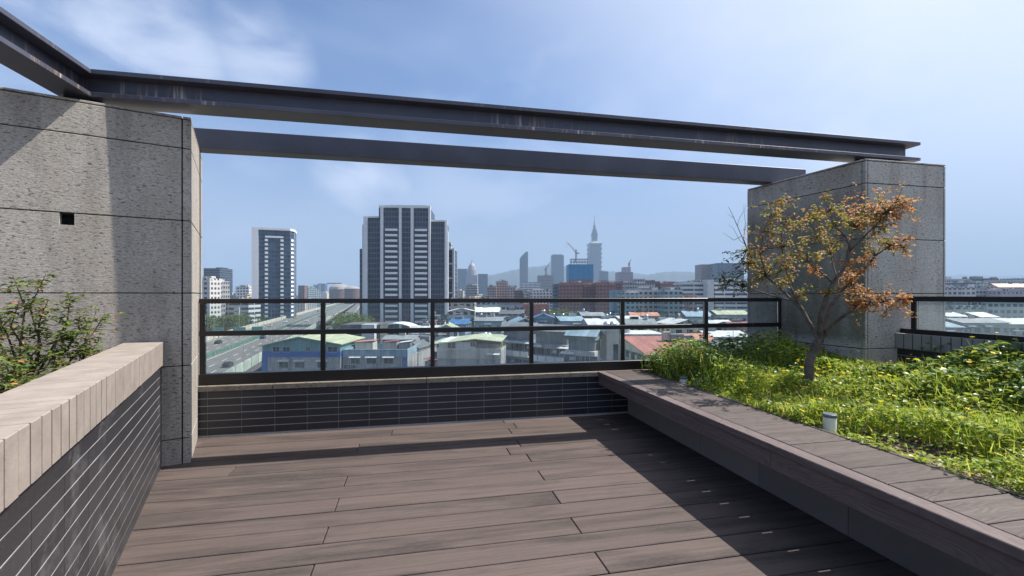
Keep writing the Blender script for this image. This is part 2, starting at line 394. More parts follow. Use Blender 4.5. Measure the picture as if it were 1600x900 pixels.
M['deck'] = m_wood('weathered_deck_board', (0.074, 0.056, 0.050), (0.132, 0.103, 0.094), (1.2, 60, 60), 0.45, 0.72)
M['bench'] = m_wood('weathered_bench_board', (0.074, 0.060, 0.055), (0.138, 0.114, 0.106), (1.5, 26, 26), 0.6, 0.35, True)
M['fascia'] = m_wood('bench_fascia_board', (0.12, 0.095, 0.092), (0.20, 0.16, 0.155), (30, 1.2, 24), 0.5, 0.25, True, True)
M['under'] = plain('under_deck_dark', (0.015, 0.015, 0.015), 0.9)
M['base'] = m_tile('grey_base_panel', (0.21, 0.20, 0.195), 0.5)
M['edge_metal'] = plain('dark_edge_trim', (0.03, 0.03, 0.035), 0.45, 0.3)
M['rail'] = plain('dark_bronze_metal', (0.022, 0.019, 0.019), 0.38, 0.35, var=0.2, scale=5)
M['glass'] = m_glass('tinted_glass')
M['glass_high'] = m_glass('tinted_glass_upper', (0.90, 0.945, 0.955), 0.85, 1.10, 0.022, 0.18)
M['soil'] = plain('dry_soil', (0.085, 0.06, 0.045), 0.95, var=0.5, scale=9, bump=0.8)
M['white_plastic'] = plain('white_plastic', (0.78, 0.78, 0.68), 0.4, var=0.08)
M['grey_cap'] = plain('grey_metal_cap', (0.16, 0.19, 0.22), 0.4, 0.4)

def m_steel(streaks=1.0, name='painted_steel_beam'):
    t = NT(name); tcn = t.node('ShaderNodeTexCoord'); p = t.sep(tcn.outputs['Object'])
    n = t.noise(t.coord(), 2.5, 5, 0.6)
    m1 = t.coord(scale=(34, 34, 2.5)); st = t.noise(m1, 1.0, 3, 0.6)
    pt = t.noise(t.coord(scale=(1.2, 1.2, 0.1)), 1.0, 3, 0.6)
    col = t.mix(t.rng(n, 0.3, 0.7), (0.056, 0.058, 0.080), (0.088, 0.090, 0.120))
    f = t.math('MULTIPLY', t.rng(st, 0.52, 0.60), t.rng(pt, 0.47, 0.54, 0, streaks))
    vert = t.math('LESS_THAN', t.math('ABSOLUTE', t.sep(tcn.outputs['Normal'])[2]), 0.5)
    f = t.math('MULTIPLY', t.math('MULTIPLY', f, vert), t.rng(p[2], 2.55, 2.665, 1.0, 0.3))
    col = t.mix(t.math('MULTIPLY', f, 0.9), col, t.mix(t.rng(st, 0.6, 0.7), (0.22, 0.15, 0.12), (0.50, 0.50, 0.52)))
    t.color(col); t.set(Roughness=0.42); t.b.inputs['Metallic'].default_value = 0.15
    return t.mat
M['steel'] = m_steel()
M['steel_plain'] = m_steel(0.0, 'painted_steel_plain')

# ================================================================== ROOFTOP
# ---- deck
BP, B0 = 0.168, 2.675            # board pitch and one joint line
deck = MB()
JA, JB = (0.82, -1.70), (-0.44, -2.96)
k = -24
while True:
    y0 = B0 + k * BP
    if y0 > 4.28: break
    y1 = min(y0 + BP, 4.288)
    cuts = sorted((JA if k % 2 else JB))
    if k == 4: cuts = [-1.226, 0.70]
    if k == 8: cuts = [-0.2, 0.9, -1.70]
    cuts = [-3.4] + sorted(cuts) + [2.12]
    for a, b in zip(cuts, cuts[1:]):
        deck.box(a + 0.0025, b - 0.0025, y0 + 0.004, y1 - 0.004, -0.024, random.uniform(-0.0012, 0.0006))
    k += 1
deck.build('deck', M['deck'], bevel=0.003, kind='structure')
MB().box(-3.5, 2.15, -1.6, 4.289, -0.10, -0.03).build('deck_underlay', M['under'], kind='structure')
M['host'] = m_facade('host_building_wall', (0.3, 0.29, 0.27), (0.05, 0.06, 0.07))
MB().box(-9, 5.2, -9, 4.70, -28, -0.11).build('rooftop', M['host'], kind='structure')

# ---- tile cladding helper: boards of tiles on a face, in local x (along) / z
def tiles(mb, x0, x1, y, z0, z1, w, h, gap, ph=0.0, thick=0.0025, gv=0.003, axis='x', sgn=-1, mi=0):
    z = z1
    while z > z0 + 0.012:
        zb = max(z - h, z0)
        x = x0 - ph
        while x < x1 - 0.01:
            a, b = max(x, x0), min(x + w, x1)
            if b - a > 0.012:
                ya, yb = sorted((y, y + sgn * thick))
                if axis == 'x': mb.box(a + gv / 2, b - gv / 2, ya, yb, zb + gap / 2, z - gap / 2, mi)
                else: mb.box(ya, yb, a + gv / 2, b - gv / 2, zb + gap / 2, z - gap / 2, mi)
            x += w
        z = zb

# ---- low wall below the front railing
WV = 4.29
root = empty('low_wall', (1.1, WV, 0), label='low charcoal tiled wall with a granite ledge below the front glass railing', cat='wall')
MB().box(-3.3, 2.93, 0.010, 0.21, -0.1, 0.385).build('wall_core', M['grout_grey'], root)
t_ = MB(); tiles(t_, -2.98, 2.9, 0.010, 0.0, 0.385, 0.262, 0.0625, 0.0065, 0.1)
t_.build('tile_cladding', M['tile'], root)
l_ = MB()
for a, b in ((-2.95, -2.31), (-2.306, -1.0), (-0.996, 0.4), (0.404, 2.95)): l_.box(a, b, -0.016, 0.235, 0.387, 0.432)
l_.build('stone_ledge', M['granite_dark'], root, bevel=0.003)

# ---- stone piers
SEAMS = (0.178, 0.696, 1.214, 1.731, 2.247)
def courses(top):
    zs = [-0.05] + list(SEAMS) + [top - 0.022, top]
    return list(zip(zs, zs[1:]))
# left pier
PA = R(18.87)
lp = empty('stone_pier', (-1.578, 3.677, 0), PA, label='wide granite pier on the left with square weep holes beside the parapet', cat='pier')
G = 0.0035
st, pc = MB(), MB()
HX = (-0.690, -0.618)
for z0, z1 in courses(2.478):
    a, b = z0 + G, z1 - G
    xs = [(-1.9, -0.054), (-0.046, 0.0)]
    if abs(z1 - 1.731) < 0.01 or abs(z1 - 1.214) < 0.01:      # courses with a square hole below / above the seam
        hz0, hz1 = (b - 0.075, b + 0.02) if z1 > 1.5 else (0.90, 0.966)
        pc.box(-1.9, HX[0], 0, 0.05, a, b); pc.box(HX[1], -0.054, 0, 0.05, a, b)
        pc.box(HX[0], HX[1], 0, 0.05, a, hz0)
        if hz1 < b: pc.box(HX[0], HX[1], 0, 0.05, hz1, b)
    else: st.box(-1.9, -0.054, 0, 0.05, a, b)
    st.box(-0.046, 0.0, 0, 0.05, a, b)                       # corner strip
    st.box(-0.05, 0.0, 0.054, 1.165, a, b)                   # right return
    if z1 > 2.47: st.box(-1.9, -0.054, 0.054, 1.165, a, b)
st.build('stone_cladding', M['granite'], lp, bevel=0.0025); pc.build('pierced_course', M['granite'], lp)
MB().box(-1.9, -0.012, 0.085, 1.16, -0.05, 2.46).build('core', M['joint'], lp)
jb = MB()
for z in SEAMS + (2.456,): jb.box(-1.895, -0.010, 0.012, 0.084, z - 0.006, z + 0.006)
jb.box(-0.058, -0.042, 0.012, 0.0845, 0, 2.45)
jb.build('joint_filler', M['joint'], lp)
# right pier
PR = (4.108, 3.468)
rp = empty('stone_pier', (PR[0], PR[1], 0), 0, label='granite pier on the right behind the small tree, its shaded side stained green', cat='pier')
sk = -0.2 / 1.297                # its left face runs slightly off square
st = MB(); Dp = 1.30; Wd = 0.96
for z0, z1 in courses(2.478):
    a, b = z0 + G, z1 - G
    a = max(a, 0.2)
    if b <= a: continue
    st.prism([(0, 0), (0.026, 0), (0.026, 0.03), (sk * 0.03, 0.03)], a, b)
    st.box(0.031, Wd - 0.03, 0, 0.04, a, b); st.box(Wd - 0.025, Wd, 0, Dp, a, b)
    st.prism([(sk * 0.035, 0.035), (sk * 0.035 + 0.03, 0.035), (sk * Dp + 0.03, Dp), (sk * Dp, Dp)], a, b)
    if z1 > 2.47: st.prism([(0.04, 0.045), (Wd - 0.03, 0.045), (Wd - 0.03, Dp), (sk * Dp + 0.035, Dp)], a, b)
st.build('stone_cladding', M['granite_moss'], rp, bevel=0.0025)
MB().prism([(0.006, 0.008), (Wd - 0.008, 0.008), (Wd - 0.008, Dp - 0.01), (sk * Dp + 0.008, Dp - 0.01)], 0.15, 2.458).build('core', M['joint'], rp)

# ---- left parapet with soldier coping (in the left pier's frame)
pw = empty('parapet_wall', (-1.578, 3.677, 0), PA, label='left parapet of dusty charcoal tiles topped with pinkish upright coping bricks', cat='wall')
MB().box(-0.345, -0.168, -5.2, -0.002, -0.05, 0.70).build('wall_core', M['grout'], pw)
t_ = MB(); tiles(t_, -5.2, -0.006, -0.168, 0.0, 0.640, 0.262, 0.064, 0.0068, 0.0, 0.0025, axis='y', sgn=1)
t_.box(-0.168, -0.1655, -5.2, -0.006, 0.6425, 0.7155)
t_.build('tile_cladding', M['tile_dusty'], pw)
cp = MB(); y = -0.006
while y > -5.2:
    j = random.uniform(-0.0015, 0.0015)
    cp.box(-0.372, -0.150 + j, y - 0.0675, y, 0.717, 0.877 + j / 2); y -= 0.0765
cp.build('coping', M['coping'], pw, bevel=0.0025)
MB().box(-0.370, -0.1525, -5.2, -0.004, 0.7175, 0.8745).build('mortar_bed', M['mortar'], pw)
# planting box behind it
MB().box(-1.9, -0.374, -5.2, -0.003, 0.0, 0.62).build('planter_soil', M['soil'], loc=(-1.578, 3.677, 0), rz=PA, kind='structure')

# ---- steel frame overhead: H section, L in plan
fr = empty('steel_frame', (-2.065, 3.45, 2.485), label='dark H section steel frame lying across both stone piers and turning left', cat='steel beam')
fr.location = (0, 0, 0)
U0, U1, V0, V1, VE = -2.104, 4.84, 3.525, 3.730, -1.2
def ell(x_in, y_in, x_out, y_out, xe, ye):
    return [(x_in, ye), (x_in, y_in), (xe, y_in), (xe, y_out), (x_out, y_out), (x_out, ye)]
zb, zt = 2.516, 2.698
MB().prism(ell(U0, V0, U0 - 0.205, V1, U1, VE), zb, zb + 0.03).build('bottom_flange', M['steel'], fr, bevel=0.002)
pl_ = MB().box(-2.27, -2.13, 3.55, 3.70, 2.479, 2.5155); pl_.build('bearing_plate', M['joint'], fr)
MB().box(4.25, 4.65, 3.56, 3.70, 2.479, 2.5155).build('bearing_plate', M['joint'], fr)
MB().prism(ell(U0, V0, U0 - 0.205, V1, U1, VE), zt - 0.03, zt).build('top_flange', M['steel'], fr, bevel=0.002)
MB().prism(ell(U0 - 0.085, V0 + 0.085, U0 - 0.12, V0 + 0.12, U1 - 0.075, VE), zb + 0.031, zt - 0.031).build('web', M['steel'], fr)
mbx = MB().box(-2.25, 4.42, 4.44, 4.60, 2.482, 2.655)
tag(mbx.build('steel_beam', M['steel_plain'], bevel=0.003), 'plain dark box beam behind the H section one, spanning pier to pier', 'steel beam')

# ---- front glass railing
def u_on(v, x):
    r = (x - 800) / FPX; Y = v / (CA - SA * r); return Y * (CA * r + SA)
RV = 4.315
rl = empty('glass_railing', (0, RV, 0.43), label='dark metal railing with two rows of glass panes overlooking the highway', cat='railing')
posts = [u_on(RV, x) for x in (314.5, 504, 676, 831, 974, 1105, 1228)]
posts[-1] -= 0.062
zl = -0.43
def rbox(name, x0, x1, y0, y1, z0, z1): return MB().box(x0, x1, y0, y1, z0 + zl, z1 + zl).build(name, M['rail'], rl, bevel=0.003)
rbox('top_rail', posts[0] - 0.02, posts[-1] + 0.03, 0, 0.06, 1.128, 1.168)
rbox('middle_rail', posts[0] - 0.02, posts[-1] + 0.05, 0.002, 0.056, 0.850, 0.893)
rbox('bottom_rail', posts[0] - 0.02, posts[-1] + 0.03, 0.0, 0.07, 0.436, 0.528)
for p in posts: rbox('post', p - 0.019, p + 0.019, 0.006, 0.05, 0.529, 1.127)
for a, b in zip(posts, posts[1:]):
    for z0, z1, g in ((0.529, 0.849, 'glass'), (0.894, 1.127, 'glass_high')):
        MB().box(a + 0.020, b - 0.020, 0.024, 0.032, z0 - 0.0, z1).build('glass_pane', M[g], rl, loc=(0, 0, zl))

# ---- right parapet and railing
rw = empty('parapet_wall', (4.46, 1.2, 0), label='right parapet of charcoal tiles with grey upright coping bricks behind the flower bed', cat='wall')
MB().box(0.012, 0.19, -2.4, 2.262, 0.1, 0.70).build('wall_core', M['grout_grey'], rw)
t_ = MB(); tiles(t_, -2.4, 2.26, 0.012, 0.30, 0.70, 0.262, 0.0655, 0.0065, 0, 0.0025, axis='y', sgn=-1)
t_.build('tile_cladding', M['tile'], rw)
cp = MB(); y = 2.258
while y > -2.4: cp.box(-0.015, 0.20, y - 0.069, y, 0.702, 0.842); y -= 0.0765
cp.build('coping', M['coping_grey'], rw, bevel=0.0025)
MB().box(-0.0125, 0.1975, -2.4, 2.26, 0.7025, 0.8395).build('mortar_bed', M['mortar'], rw)
rr = empty('glass_railing', (4.50, 1.2, 0.843), label='dark metal railing with one row of tall panes on the right parapet', cat='railing')
def rb2(name, x0, x1, y0, y1, z0, z1, m='rail', loc=None): return MB().box(x0, x1, y0, y1, z0, z1).build(name, M[m], rr, bevel=0.003 if m == 'rail' else 0)
rb2('top_rail', 0, 0.06, -2.4, 2.20, 0.300, 0.345)
rb2('bottom_rail', 0, 0.07, -2.4, 2.262, 0.001, 0.041)
for p in (2.15, 0.75, -0.65, -2.05): rb2('post', 0.008, 0.05, p - 0.02, p + 0.02, 0.042, 0.299)
for a, b in ((0.771, 2.129), (-0.629, 0.729), (-2.029, -0.671)):
    MB().box(0.026, 0.034, a, b, 0.042, 0.299).build('glass_pane', M['glass_high'], rr, loc=(0, 0, 0))

# ---- long bench along the flower bed
BU0, BU1 = 1.78, 2.272
bn = empty('bench', (1.95, 2.0, 0), label='long brown slatted bench running along the edge of the flower bed', cat='bench')
def bb(u0, u1, v0, v1, z0, z1): return (u0 - 1.95, u1 - 1.95, v0 - 2.0, v1 - 2.0, z0, z1)
VE1, VE0 = 4.268, -1.3
slat = MB(); y = VE1
while y > VE0:
    slat.box(*bb(BU0 + 0.085, 2.235, y - 0.158, y, 0.411, 0.437 + random.uniform(-0.001, 0.001))); y -= 0.164
slat.build('seat_slats', M['bench'], bn, bevel=0.002)
rim = MB()
for a, b in ((VE0, 0.986), (0.990, VE1)): rim.box(*bb(BU0, BU0 + 0.080, a, b, 0.400, 0.437))
rim.build('front_rim', M['fascia'], bn, bevel=0.003)
fas = MB()
for a, b in ((VE0, 0.984), (0.992, 2.02), (2.022, VE1)): fas.box(*bb(BU0 + 0.012, BU0 + 0.034, a, b, 0.306, 0.399))
fas.build('fascia', M['fascia'], bn, bevel=0.002)
jo = MB()
jo.box(*bb(BU0 + 0.036, 1.935, VE0, VE1, 0.318, 0.399)); jo.box(*bb(2.062, 2.23, VE0, VE1, 0.318, 0.4105))
jo.build('joists', M['under'], bn)
bs = MB(); y = VE1
while y > VE0: bs.box(*bb(2.105, 2.19, max(y - 0.6, VE0), y - 0.003, 0.0, 0.316)); y -= 0.6
bs.build('base', M['base'], bn, bevel=0.002)
MB().box(*bb(2.2375, 2.248, VE0, VE1, 0.35, 0.439)).build('edge_trim', M['edge_metal'], bn)
MB().box(*bb(2.249, 2.272, VE0, VE1, 0.30, 0.437)).build('back_strip', M['bench'], bn, bevel=0.002)

# ---- flower bed soil
def soil_z(u, v):
    return 0.385 + 0.03 * math.sin(u * 2.1 + 0.5) * math.cos(v * 1.7) + 0.02 * math.sin(u * 6 + v * 5) + 0.06 * max(0, (u - 3.2))
sm = MB(); NU, NV = 44, 100
for j in range(NV + 1):
    for i in range(NU + 1):
        u = 2.273 + (4.470 - 2.273) * i / NU; v = -1.3 + (4.285 + 1.3) * j / NV
        sm.v.append((u, v, soil_z(u, v) + random.uniform(-.006, .006) - (0.03 if i == 0 else 0)))
for j in range(NV):
    for i in range(NU):
        a = j * (NU + 1) + i; sm.f.append((a, a + 1, a + NU + 2, a + NU + 1)); sm.m.append(0)
sm.build('flower_bed_soil', M['soil'], smooth=True, kind='structure')
MB().box(2.274, 4.47, -1.3, 4.28, -0.02, 0.33).build('flower_bed_base', M['soil'], kind='structure')

# ---- small bollard lamps in the bed
def bollard(u, v, top, label):
    z0 = soil_z(u, v) - 0.03
    r = empty('bollard_lamp', (u, v, z0), label=label, cat='lamp', group='bollard lamps along the bench'); h = top - z0
    MB().lathe([(0.033, 0), (0.034, h - 0.022), (0.033, h - 0.020)], 24).build('post', M['white_plastic'], r, smooth=False)
    MB().lathe([(0.036, h - 0.0195), (0.037, h - 0.012), (0.037, h - 0.003), (0.034, h), (0.001, h + 0.001)], 24).build('cap', M['grey_cap'], r)
def uv_at(x, u):                # where the plane at that x is met looking through column x
    r = (x - 800) / FPX; Y = u / (CA * r + SA); return (u, Y * (CA - SA * r))
b1, b2 = uv_at(1296.5, 2.345), uv_at(1068, 2.345)
bollard(b1[0], b1[1], 0.515, 'white bollard lamp with grey cap halfway along the bench')
bollard(b2[0], b2[1], 0.472, 'white bollard lamp at the far end of the bench among dark leaves')

# ================================================================== PLANTS
M['bark'] = plain('grey_bark', (0.105, 0.082, 0.070), 0.85, var=0.6, scale=18, bump=0.6)
M['twig'] = plain('dark_twig', (0.10, 0.075, 0.06), 0.85, var=0.3, scale=20)
M['leaf_gold'] = m_leaf('copper_leaf', [(0.09, 0.12, 0.025), (0.24, 0.26, 0.04), (0.34, 0.32, 0.06), (0.16, 0.20, 0.035), (0.36, 0.26, 0.09), (0.50, 0.36, 0.24)], 0.4)
M['leaf_red'] = m_leaf('orange_red_leaf', [(0.40, 0.13, 0.05), (0.54, 0.23, 0.09), (0.40, 0.25, 0.06), (0.60, 0.38, 0.29), (0.44, 0.13, 0.07)], 0.4)
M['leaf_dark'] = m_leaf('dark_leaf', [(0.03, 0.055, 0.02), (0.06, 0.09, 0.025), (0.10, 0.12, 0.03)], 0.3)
M['leaf_shrub'] = m_leaf('shrub_leaf', [(0.045, 0.075, 0.022), (0.09, 0.15, 0.035), (0.18, 0.26, 0.05), (0.06, 0.11, 0.03), (0.20, 0.15, 0.06)], 0.4)
M['leaf_ground'] = m_leaf('clover_leaf', [(0.08, 0.15, 0.02), (0.22, 0.33, 0.035), (0.42, 0.50, 0.05), (0.12, 0.22, 0.03), (0.52, 0.53, 0.06), (0.14, 0.25, 0.07)], 0.45, 0.35, 0.3)
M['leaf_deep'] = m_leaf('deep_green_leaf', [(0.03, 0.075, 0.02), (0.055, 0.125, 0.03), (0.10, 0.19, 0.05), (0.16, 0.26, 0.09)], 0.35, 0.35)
M['grass'] = m_leaf('grass_blade', [(0.20, 0.33, 0.025), (0.37, 0.52, 0.045), (0.50, 0.56, 0.07), (0.52, 0.47, 0.17)], 0.5, 0.5, 0.2)
M['petal'] = m_leaf('yellow_petal', [(0.70, 0.50, 0.01), (0.78, 0.62, 0.02), (0.66, 0.58, 0.04)], 0.3)
M['litter'] = m_leaf('dry_litter', [(0.16, 0.10, 0.06), (0.28, 0.20, 0.13), (0.36, 0.30, 0.22)], 0.1)

def rdir(flat=1.0):
    a = random.uniform(0, 2 * math.pi); z = random.uniform(-1, 1) * flat
    return Vector((math.cos(a), math.sin(a), z)).normalized()
def leaf(mb, p, d, L, W, fold=0.25, droop=0.2, mi=0):
    """pointed leaf folded along its midrib, six corners"""
    d = d.normalized(); s = d.cross(Vector((0, 0, 1)))
    s = s.normalized() if s.length > 0.05 else Vector((1, 0, 0))
    roll = random.uniform(-0.7, 0.7); n = s.cross(d).normalized()
    s, n = s * math.cos(roll) + n * math.sin(roll), n * math.cos(roll) - s * math.sin(roll)
    m1 = p + d * L * 0.40; m2 = p + d * L * 0.75 - n * L * droop * 0.4; tip = p + d * L - n * L * droop
    w1, w2 = s * W * 0.5, s * W * 0.36; up = n * W * fold
    mb.add([p, m1 + w1 + up, m2 + w2 + up, tip, m2 - w2 + up, m1 - w1 + up, m1, m2],
           [(0, 6, 1), (6, 7, 2, 1), (7, 3, 2), (0, 5, 6), (5, 4, 7, 6), (4, 3, 7)], mi)

# ---- copper-leaved tree beside the right pier: limbs follow the photo's tree, spread in depth
TY = 3.62
def tp(cx, cy, dy=0.0):
    x, y = 1120 + cx / 2.8125, 280 + cy / 2.8125
    Y = TY + dy
    return C((x - 800) / FPX * Y, Y, EYE - (y - HOR) / FPX * Y)
tr = empty('maple_tree', C((1263 - 800) / FPX * TY, TY, 0.40), label='small crooked tree with copper and olive leaves in front of the right pier', cat='tree')
tr0 = tr.location.copy()
limbs = [
 ([(400, 905, 0), (403, 840, 0), (422, 770, 0), (445, 715, 0), (462, 688, 0)], (0.041, 0.037, 0.033, 0.031, 0.029)),
 ([(452, 705, 0), (430, 672, .02), (402, 622, .05), (378, 578, .08), (345, 520, .12), (315, 450, .15), (305, 390, .18), (285, 300, .2), (285, 180, .22), (275, 90, .22)], (.030, .025, .022, .020, .017, .013, .010, .008, .005, .002)),
 ([(378, 578, .08), (335, 535, .12), (280, 480, .2), (215, 425, .28), (165, 370, .35), (135, 310, .4), (105, 240, .42), (75, 170, .44), (50, 120, .45)], (.018, .016, .014, .012, .009, .007, .005, .004, .002)),
 ([(335, 535, .12), (270, 520, .25), (200, 498, .38), (120, 470, .5), (50, 455, .6)], (.012, .010, .008, .005, .002)),
 ([(215, 425, .28), (190, 330, .2), (205, 230, .15), (240, 150, .1)], (.009, .007, .005, .002)),
 ([(110, 250, .42), (75, 268, .44), (50, 250, .45), (28, 235, .46)], (.004, .003, .002, .0012)),
 ([(128, 290, .41), (100, 268, .40), (72, 215, .42), (50, 200, .42)], (.003, .0025, .002, .001)),
 ([(90, 205, .43), (100, 170, .45), (118, 140, .44), (120, 105, .44)], (.003, .0025, .002, .001)),
 ([(75, 170, .44), (62, 165, .44), (45, 150, .46)], (.0025, .002, .001)),
 ([(135, 310, .4), (118, 260, .36), (126, 190, .34), (120, 150, .33), (128, 110, .33)], (.004, .0035, .003, .002, .001)),
 ([(120, 225, .35), (138, 185, .33), (136, 160, .33)], (.0025, .002, .001)),
 ([(460, 690, 0), (452, 640, -.03), (458, 590, -.06), (480, 520, -.10), (508, 455, -.12), (548, 410, -.14), (575, 350, -.15), (582, 290, -.15), (562, 245, -.16), (515, 205, -.18), (498, 140, -.2)], (.034, .030, .028, .026, .023, .020, .017, .014, .010, .007, .003)),
 ([(508, 455, -.12), (480, 425, -.2), (440, 395, -.28), (400, 365, -.33), (360, 330, -.36)], (.012, .010, .008, .005, .002)),
 ([(578, 320, -.15), (635, 265, -.22), (695, 205, -.28), (745, 150, -.3), (790, 95, -.3), (835, 65, -.3)], (.014, .012, .009, .007, .004, .002)),
 ([(582, 290, -.15), (600, 220, .0), (640, 150, .1), (660, 95, .12)], (.009, .007, .005, .002)),
 ([(470, 685, 0), (478, 630, .06), (500, 560, .10), (540, 500, .14), (590, 450, .12), (640, 400, .06), (700, 335, -.05), (760, 290, -.12), (800, 270, -.15)], (.030, .026, .024, .021, .018, .014, .010, .006, .003)),
 ([(540, 500, .14), (532, 450, .2), (515, 390, .26), (500, 330, .3), (440, 260, .34), (420, 180, .34)], (.013, .011, .009, .007, .004, .002)),
 ([(475, 678, 0), (510, 638, -.06), (560, 598, -.14), (610, 562, -.2), (680, 545, -.26), (740, 540, -.3), (815, 522, -.34)], (.024, .020, .017, .014, .010, .006, .002)),
]
wood = MB(); tips = []
for pts, rad in limbs:
    P = [tp(*q) - tr0 for q in pts]
    if rad[0] < .035: rad = [x * .66 for x in rad]
    # resample for a slightly knobbly line
    Q, Rr = [], []
    for i in range(len(P) - 1):
        for s in range(3):
            t = s / 3; Q.append(P[i].lerp(P[i + 1], t) + rdir() * rad[i] * 0.22); Rr.append(rad[i] * (1 - t) + rad[i + 1] * t)
    Q.append(P[-1]); Rr.append(rad[-1])
    wood.tube(Q, Rr, 8)
    tips.append((P, rad))
# clusters of foliage: (cx, cy, radius, depth, kind, density)
clus = [(280, 100, 55, .2, 'g', 1), (240, 150, 60, .05, 'g', .8), (240, 230, 60, 0, 'g', 1), (345, 190, 60, .15, 'g', 1.2), (420, 180, 55, .3, 'g', 1.1), (330, 270, 60, .1, 'g', 1),
        (385, 315, 55, -.3, 'g', 1.2), (180, 280, 60, .25, 'r', .8), (160, 350, 60, .33, 'g', 1.2), (235, 385, 60, .25, 'g', 1.2), (300, 350, 60, .15, 'g', 1.2), (200, 440, 55, .3, 'g', 1.2), (290, 430, 50, .05, 'g', 1),
        (500, 110, 55, -.2, 'g', 1.1), (540, 190, 60, -.18, 'g', 1), (590, 120, 60, -.05, 'r', 1), (650, 105, 70, .05, 'r', 1.5), (640, 180, 55, .0, 'g', 1.2), (700, 160, 60, -.25, 'g', 1.5), (720, 110, 60, -.3, 'r', 1.3), (770, 150, 55, -.3, 'r', 1.4), (820, 160, 35, -.3, 'r', .7), (790, 100, 40, -.3, 'r', .4),
        (720, 230, 40, -.2, 'g', .8), (750, 290, 50, -.12, 'g', 1.3), (790, 285, 40, -.15, 'r', .9), (640, 360, 45, .0, 'r', 1.1), (590, 360, 40, -.1, 'r', .8), (575, 420, 38, .1, 'r', 1.1), (490, 300, 50, .3, 'g', .9), (440, 240, 55, .3, 'g', .9), (430, 415, 35, -.25, 'r', .6), (390, 495, 25, .1, 'g', .5),
        (630, 490, 50, .0, 'r', 1.2), (600, 530, 45, -.2, 'r', 1.3), (660, 545, 55, -.25, 'r', 1.5), (720, 545, 50, -.3, 'r', 1.4), (780, 525, 45, -.32, 'r', 1.0), (820, 520, 20, -.34, 'r', .6),
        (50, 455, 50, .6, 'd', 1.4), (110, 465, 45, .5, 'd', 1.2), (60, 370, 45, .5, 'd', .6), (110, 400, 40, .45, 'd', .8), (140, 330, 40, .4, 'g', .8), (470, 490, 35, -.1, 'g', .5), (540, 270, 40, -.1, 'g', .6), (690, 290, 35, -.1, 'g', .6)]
lv = MB(); tw = MB(); mi_of = {'g': 0, 'r': 1, 'd': 2}
for cx, cy, r, dp, kd, dn in clus:
    c0 = tp(cx, cy, dp) - tr0; rm = r * 1.35 / 2.8125 / FPX * TY
    best, bd = None, 1e9
    for P, rad in tips:
        for q in P[1:]:
            if (q - c0).length < bd: bd, best = (q - c0).length, q
    for _ in range(int(10 * dn)):
        e = c0 + Vector((random.gauss(0, .55), random.gauss(0, .55), random.gauss(0, .5))) * rm
        mid = best.lerp(e, 0.5) + rdir() * rm * 0.25
        tw.tube([best, mid, e], (0.0030, 0.0020, 0.0010), 4)
        for _k in range(random.randint(10, 16)):
            t = random.uniform(0.35, 1.05); q = (mid.lerp(e, (t - .5) * 2) if t > .5 else best.lerp(mid, t * 2)) + rdir() * random.uniform(0.004, 0.028)
            d = rdir(0.6) + Vector((0, 0, -0.15))
            L = random.uniform(0.017, 0.032)
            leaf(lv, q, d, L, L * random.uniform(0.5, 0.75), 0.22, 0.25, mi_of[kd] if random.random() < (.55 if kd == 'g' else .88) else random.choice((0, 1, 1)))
b_ = len(wood.v); wood.v += tw.v; wood.f += [tuple(i + b_ for i in f) for f in tw.f]; wood.m += [1] * len(tw.f)
wood.build('trunk', [M['bark'], M['twig']], tr, smooth=True)
lv.build('leaves', [M['leaf_gold'], M['leaf_red'], M['leaf_dark']], tr)

# ---- shrubs behind the left parapet
def shrub(name, label, base, tops, n_leaf, group=None):
    """tops: pixel positions (x, y, dist) of its branch ends"""
    r = empty(name, base, label=label, cat='shrub', group=group); b0 = Vector(base)
    st, lf = MB(), MB()
    for (x, y, Y) in tops:
        e = C((x - 800) / FPX * Y, Y, EYE - (y - HOR) / FPX * Y) - b0
        k1 = e * 0.35 + rdir() * 0.05; k1.z = e.z * 0.45; k2 = e * 0.75 + rdir() * 0.04
        P = [Vector((0, 0, 0)), k1, k2, e]
        st.tube(P, (.009, .006, .004, .0015), 5)
        for _ in range(n_leaf):
            t = random.triangular(0.25, 1.0, 0.95) * 3; i = min(2, int(t)); q0 = P[i].lerp(P[i + 1], t - i)
            q = q0 + rdir(0.5) * abs(random.gauss(0, 0.055))
            st.tube([q0, q], (.0018, .0009), 3)
            for _k in range(6):
                L = random.uniform(0.022, 0.036); leaf(lf, q + rdir() * 0.016, rdir(0.45), L, L * 0.5, 0.15, 0.2, 1 if random.random() < .05 else 0)
    st.build('stems', M['twig'], r); lf.build('leaves', [M['leaf_shrub'], M['leaf_red']], r)
def spot(x, Y, z): return tuple(C((x - 800) / FPX * Y, Y, z))
shrub('shrub', 'airy green shrub with red tips in front of the left stone pier', spot(30, 2.42, 0.6),
      [(20, 430, 2.45), (72, 428, 2.5), (75, 470, 2.4), (110, 462, 2.5), (60, 500, 2.4), (30, 470, 2.35), (95, 520, 2.45), (5, 500, 2.3), (45, 540, 2.3), (10, 555, 2.3), (85, 555, 2.4), (-20, 480, 2.3)], 19)
shrub('shrub', 'low leafy shrub leaning over the back of the left parapet coping', spot(95, 2.50, 0.6),
      [(150, 488, 2.62), (125, 485, 2.6), (150, 532, 2.6), (120, 545, 2.55), (105, 500, 2.5), (90, 580, 2.4), (160, 545, 2.68), (164, 490, 2.68), (140, 512, 2.6)], 14)
shrub('shrub', 'dense bright green shrub at the left picture edge beside the coping', spot(10, 2.05, 0.6),
      [(10, 570, 2.0), (40, 585, 2.1), (20, 600, 2.0), (0, 600, 1.95), (60, 590, 2.2), (-30, 560, 2.0), (-10, 540, 2.1), (35, 560, 2.15), (70, 600, 2.25)], 18)

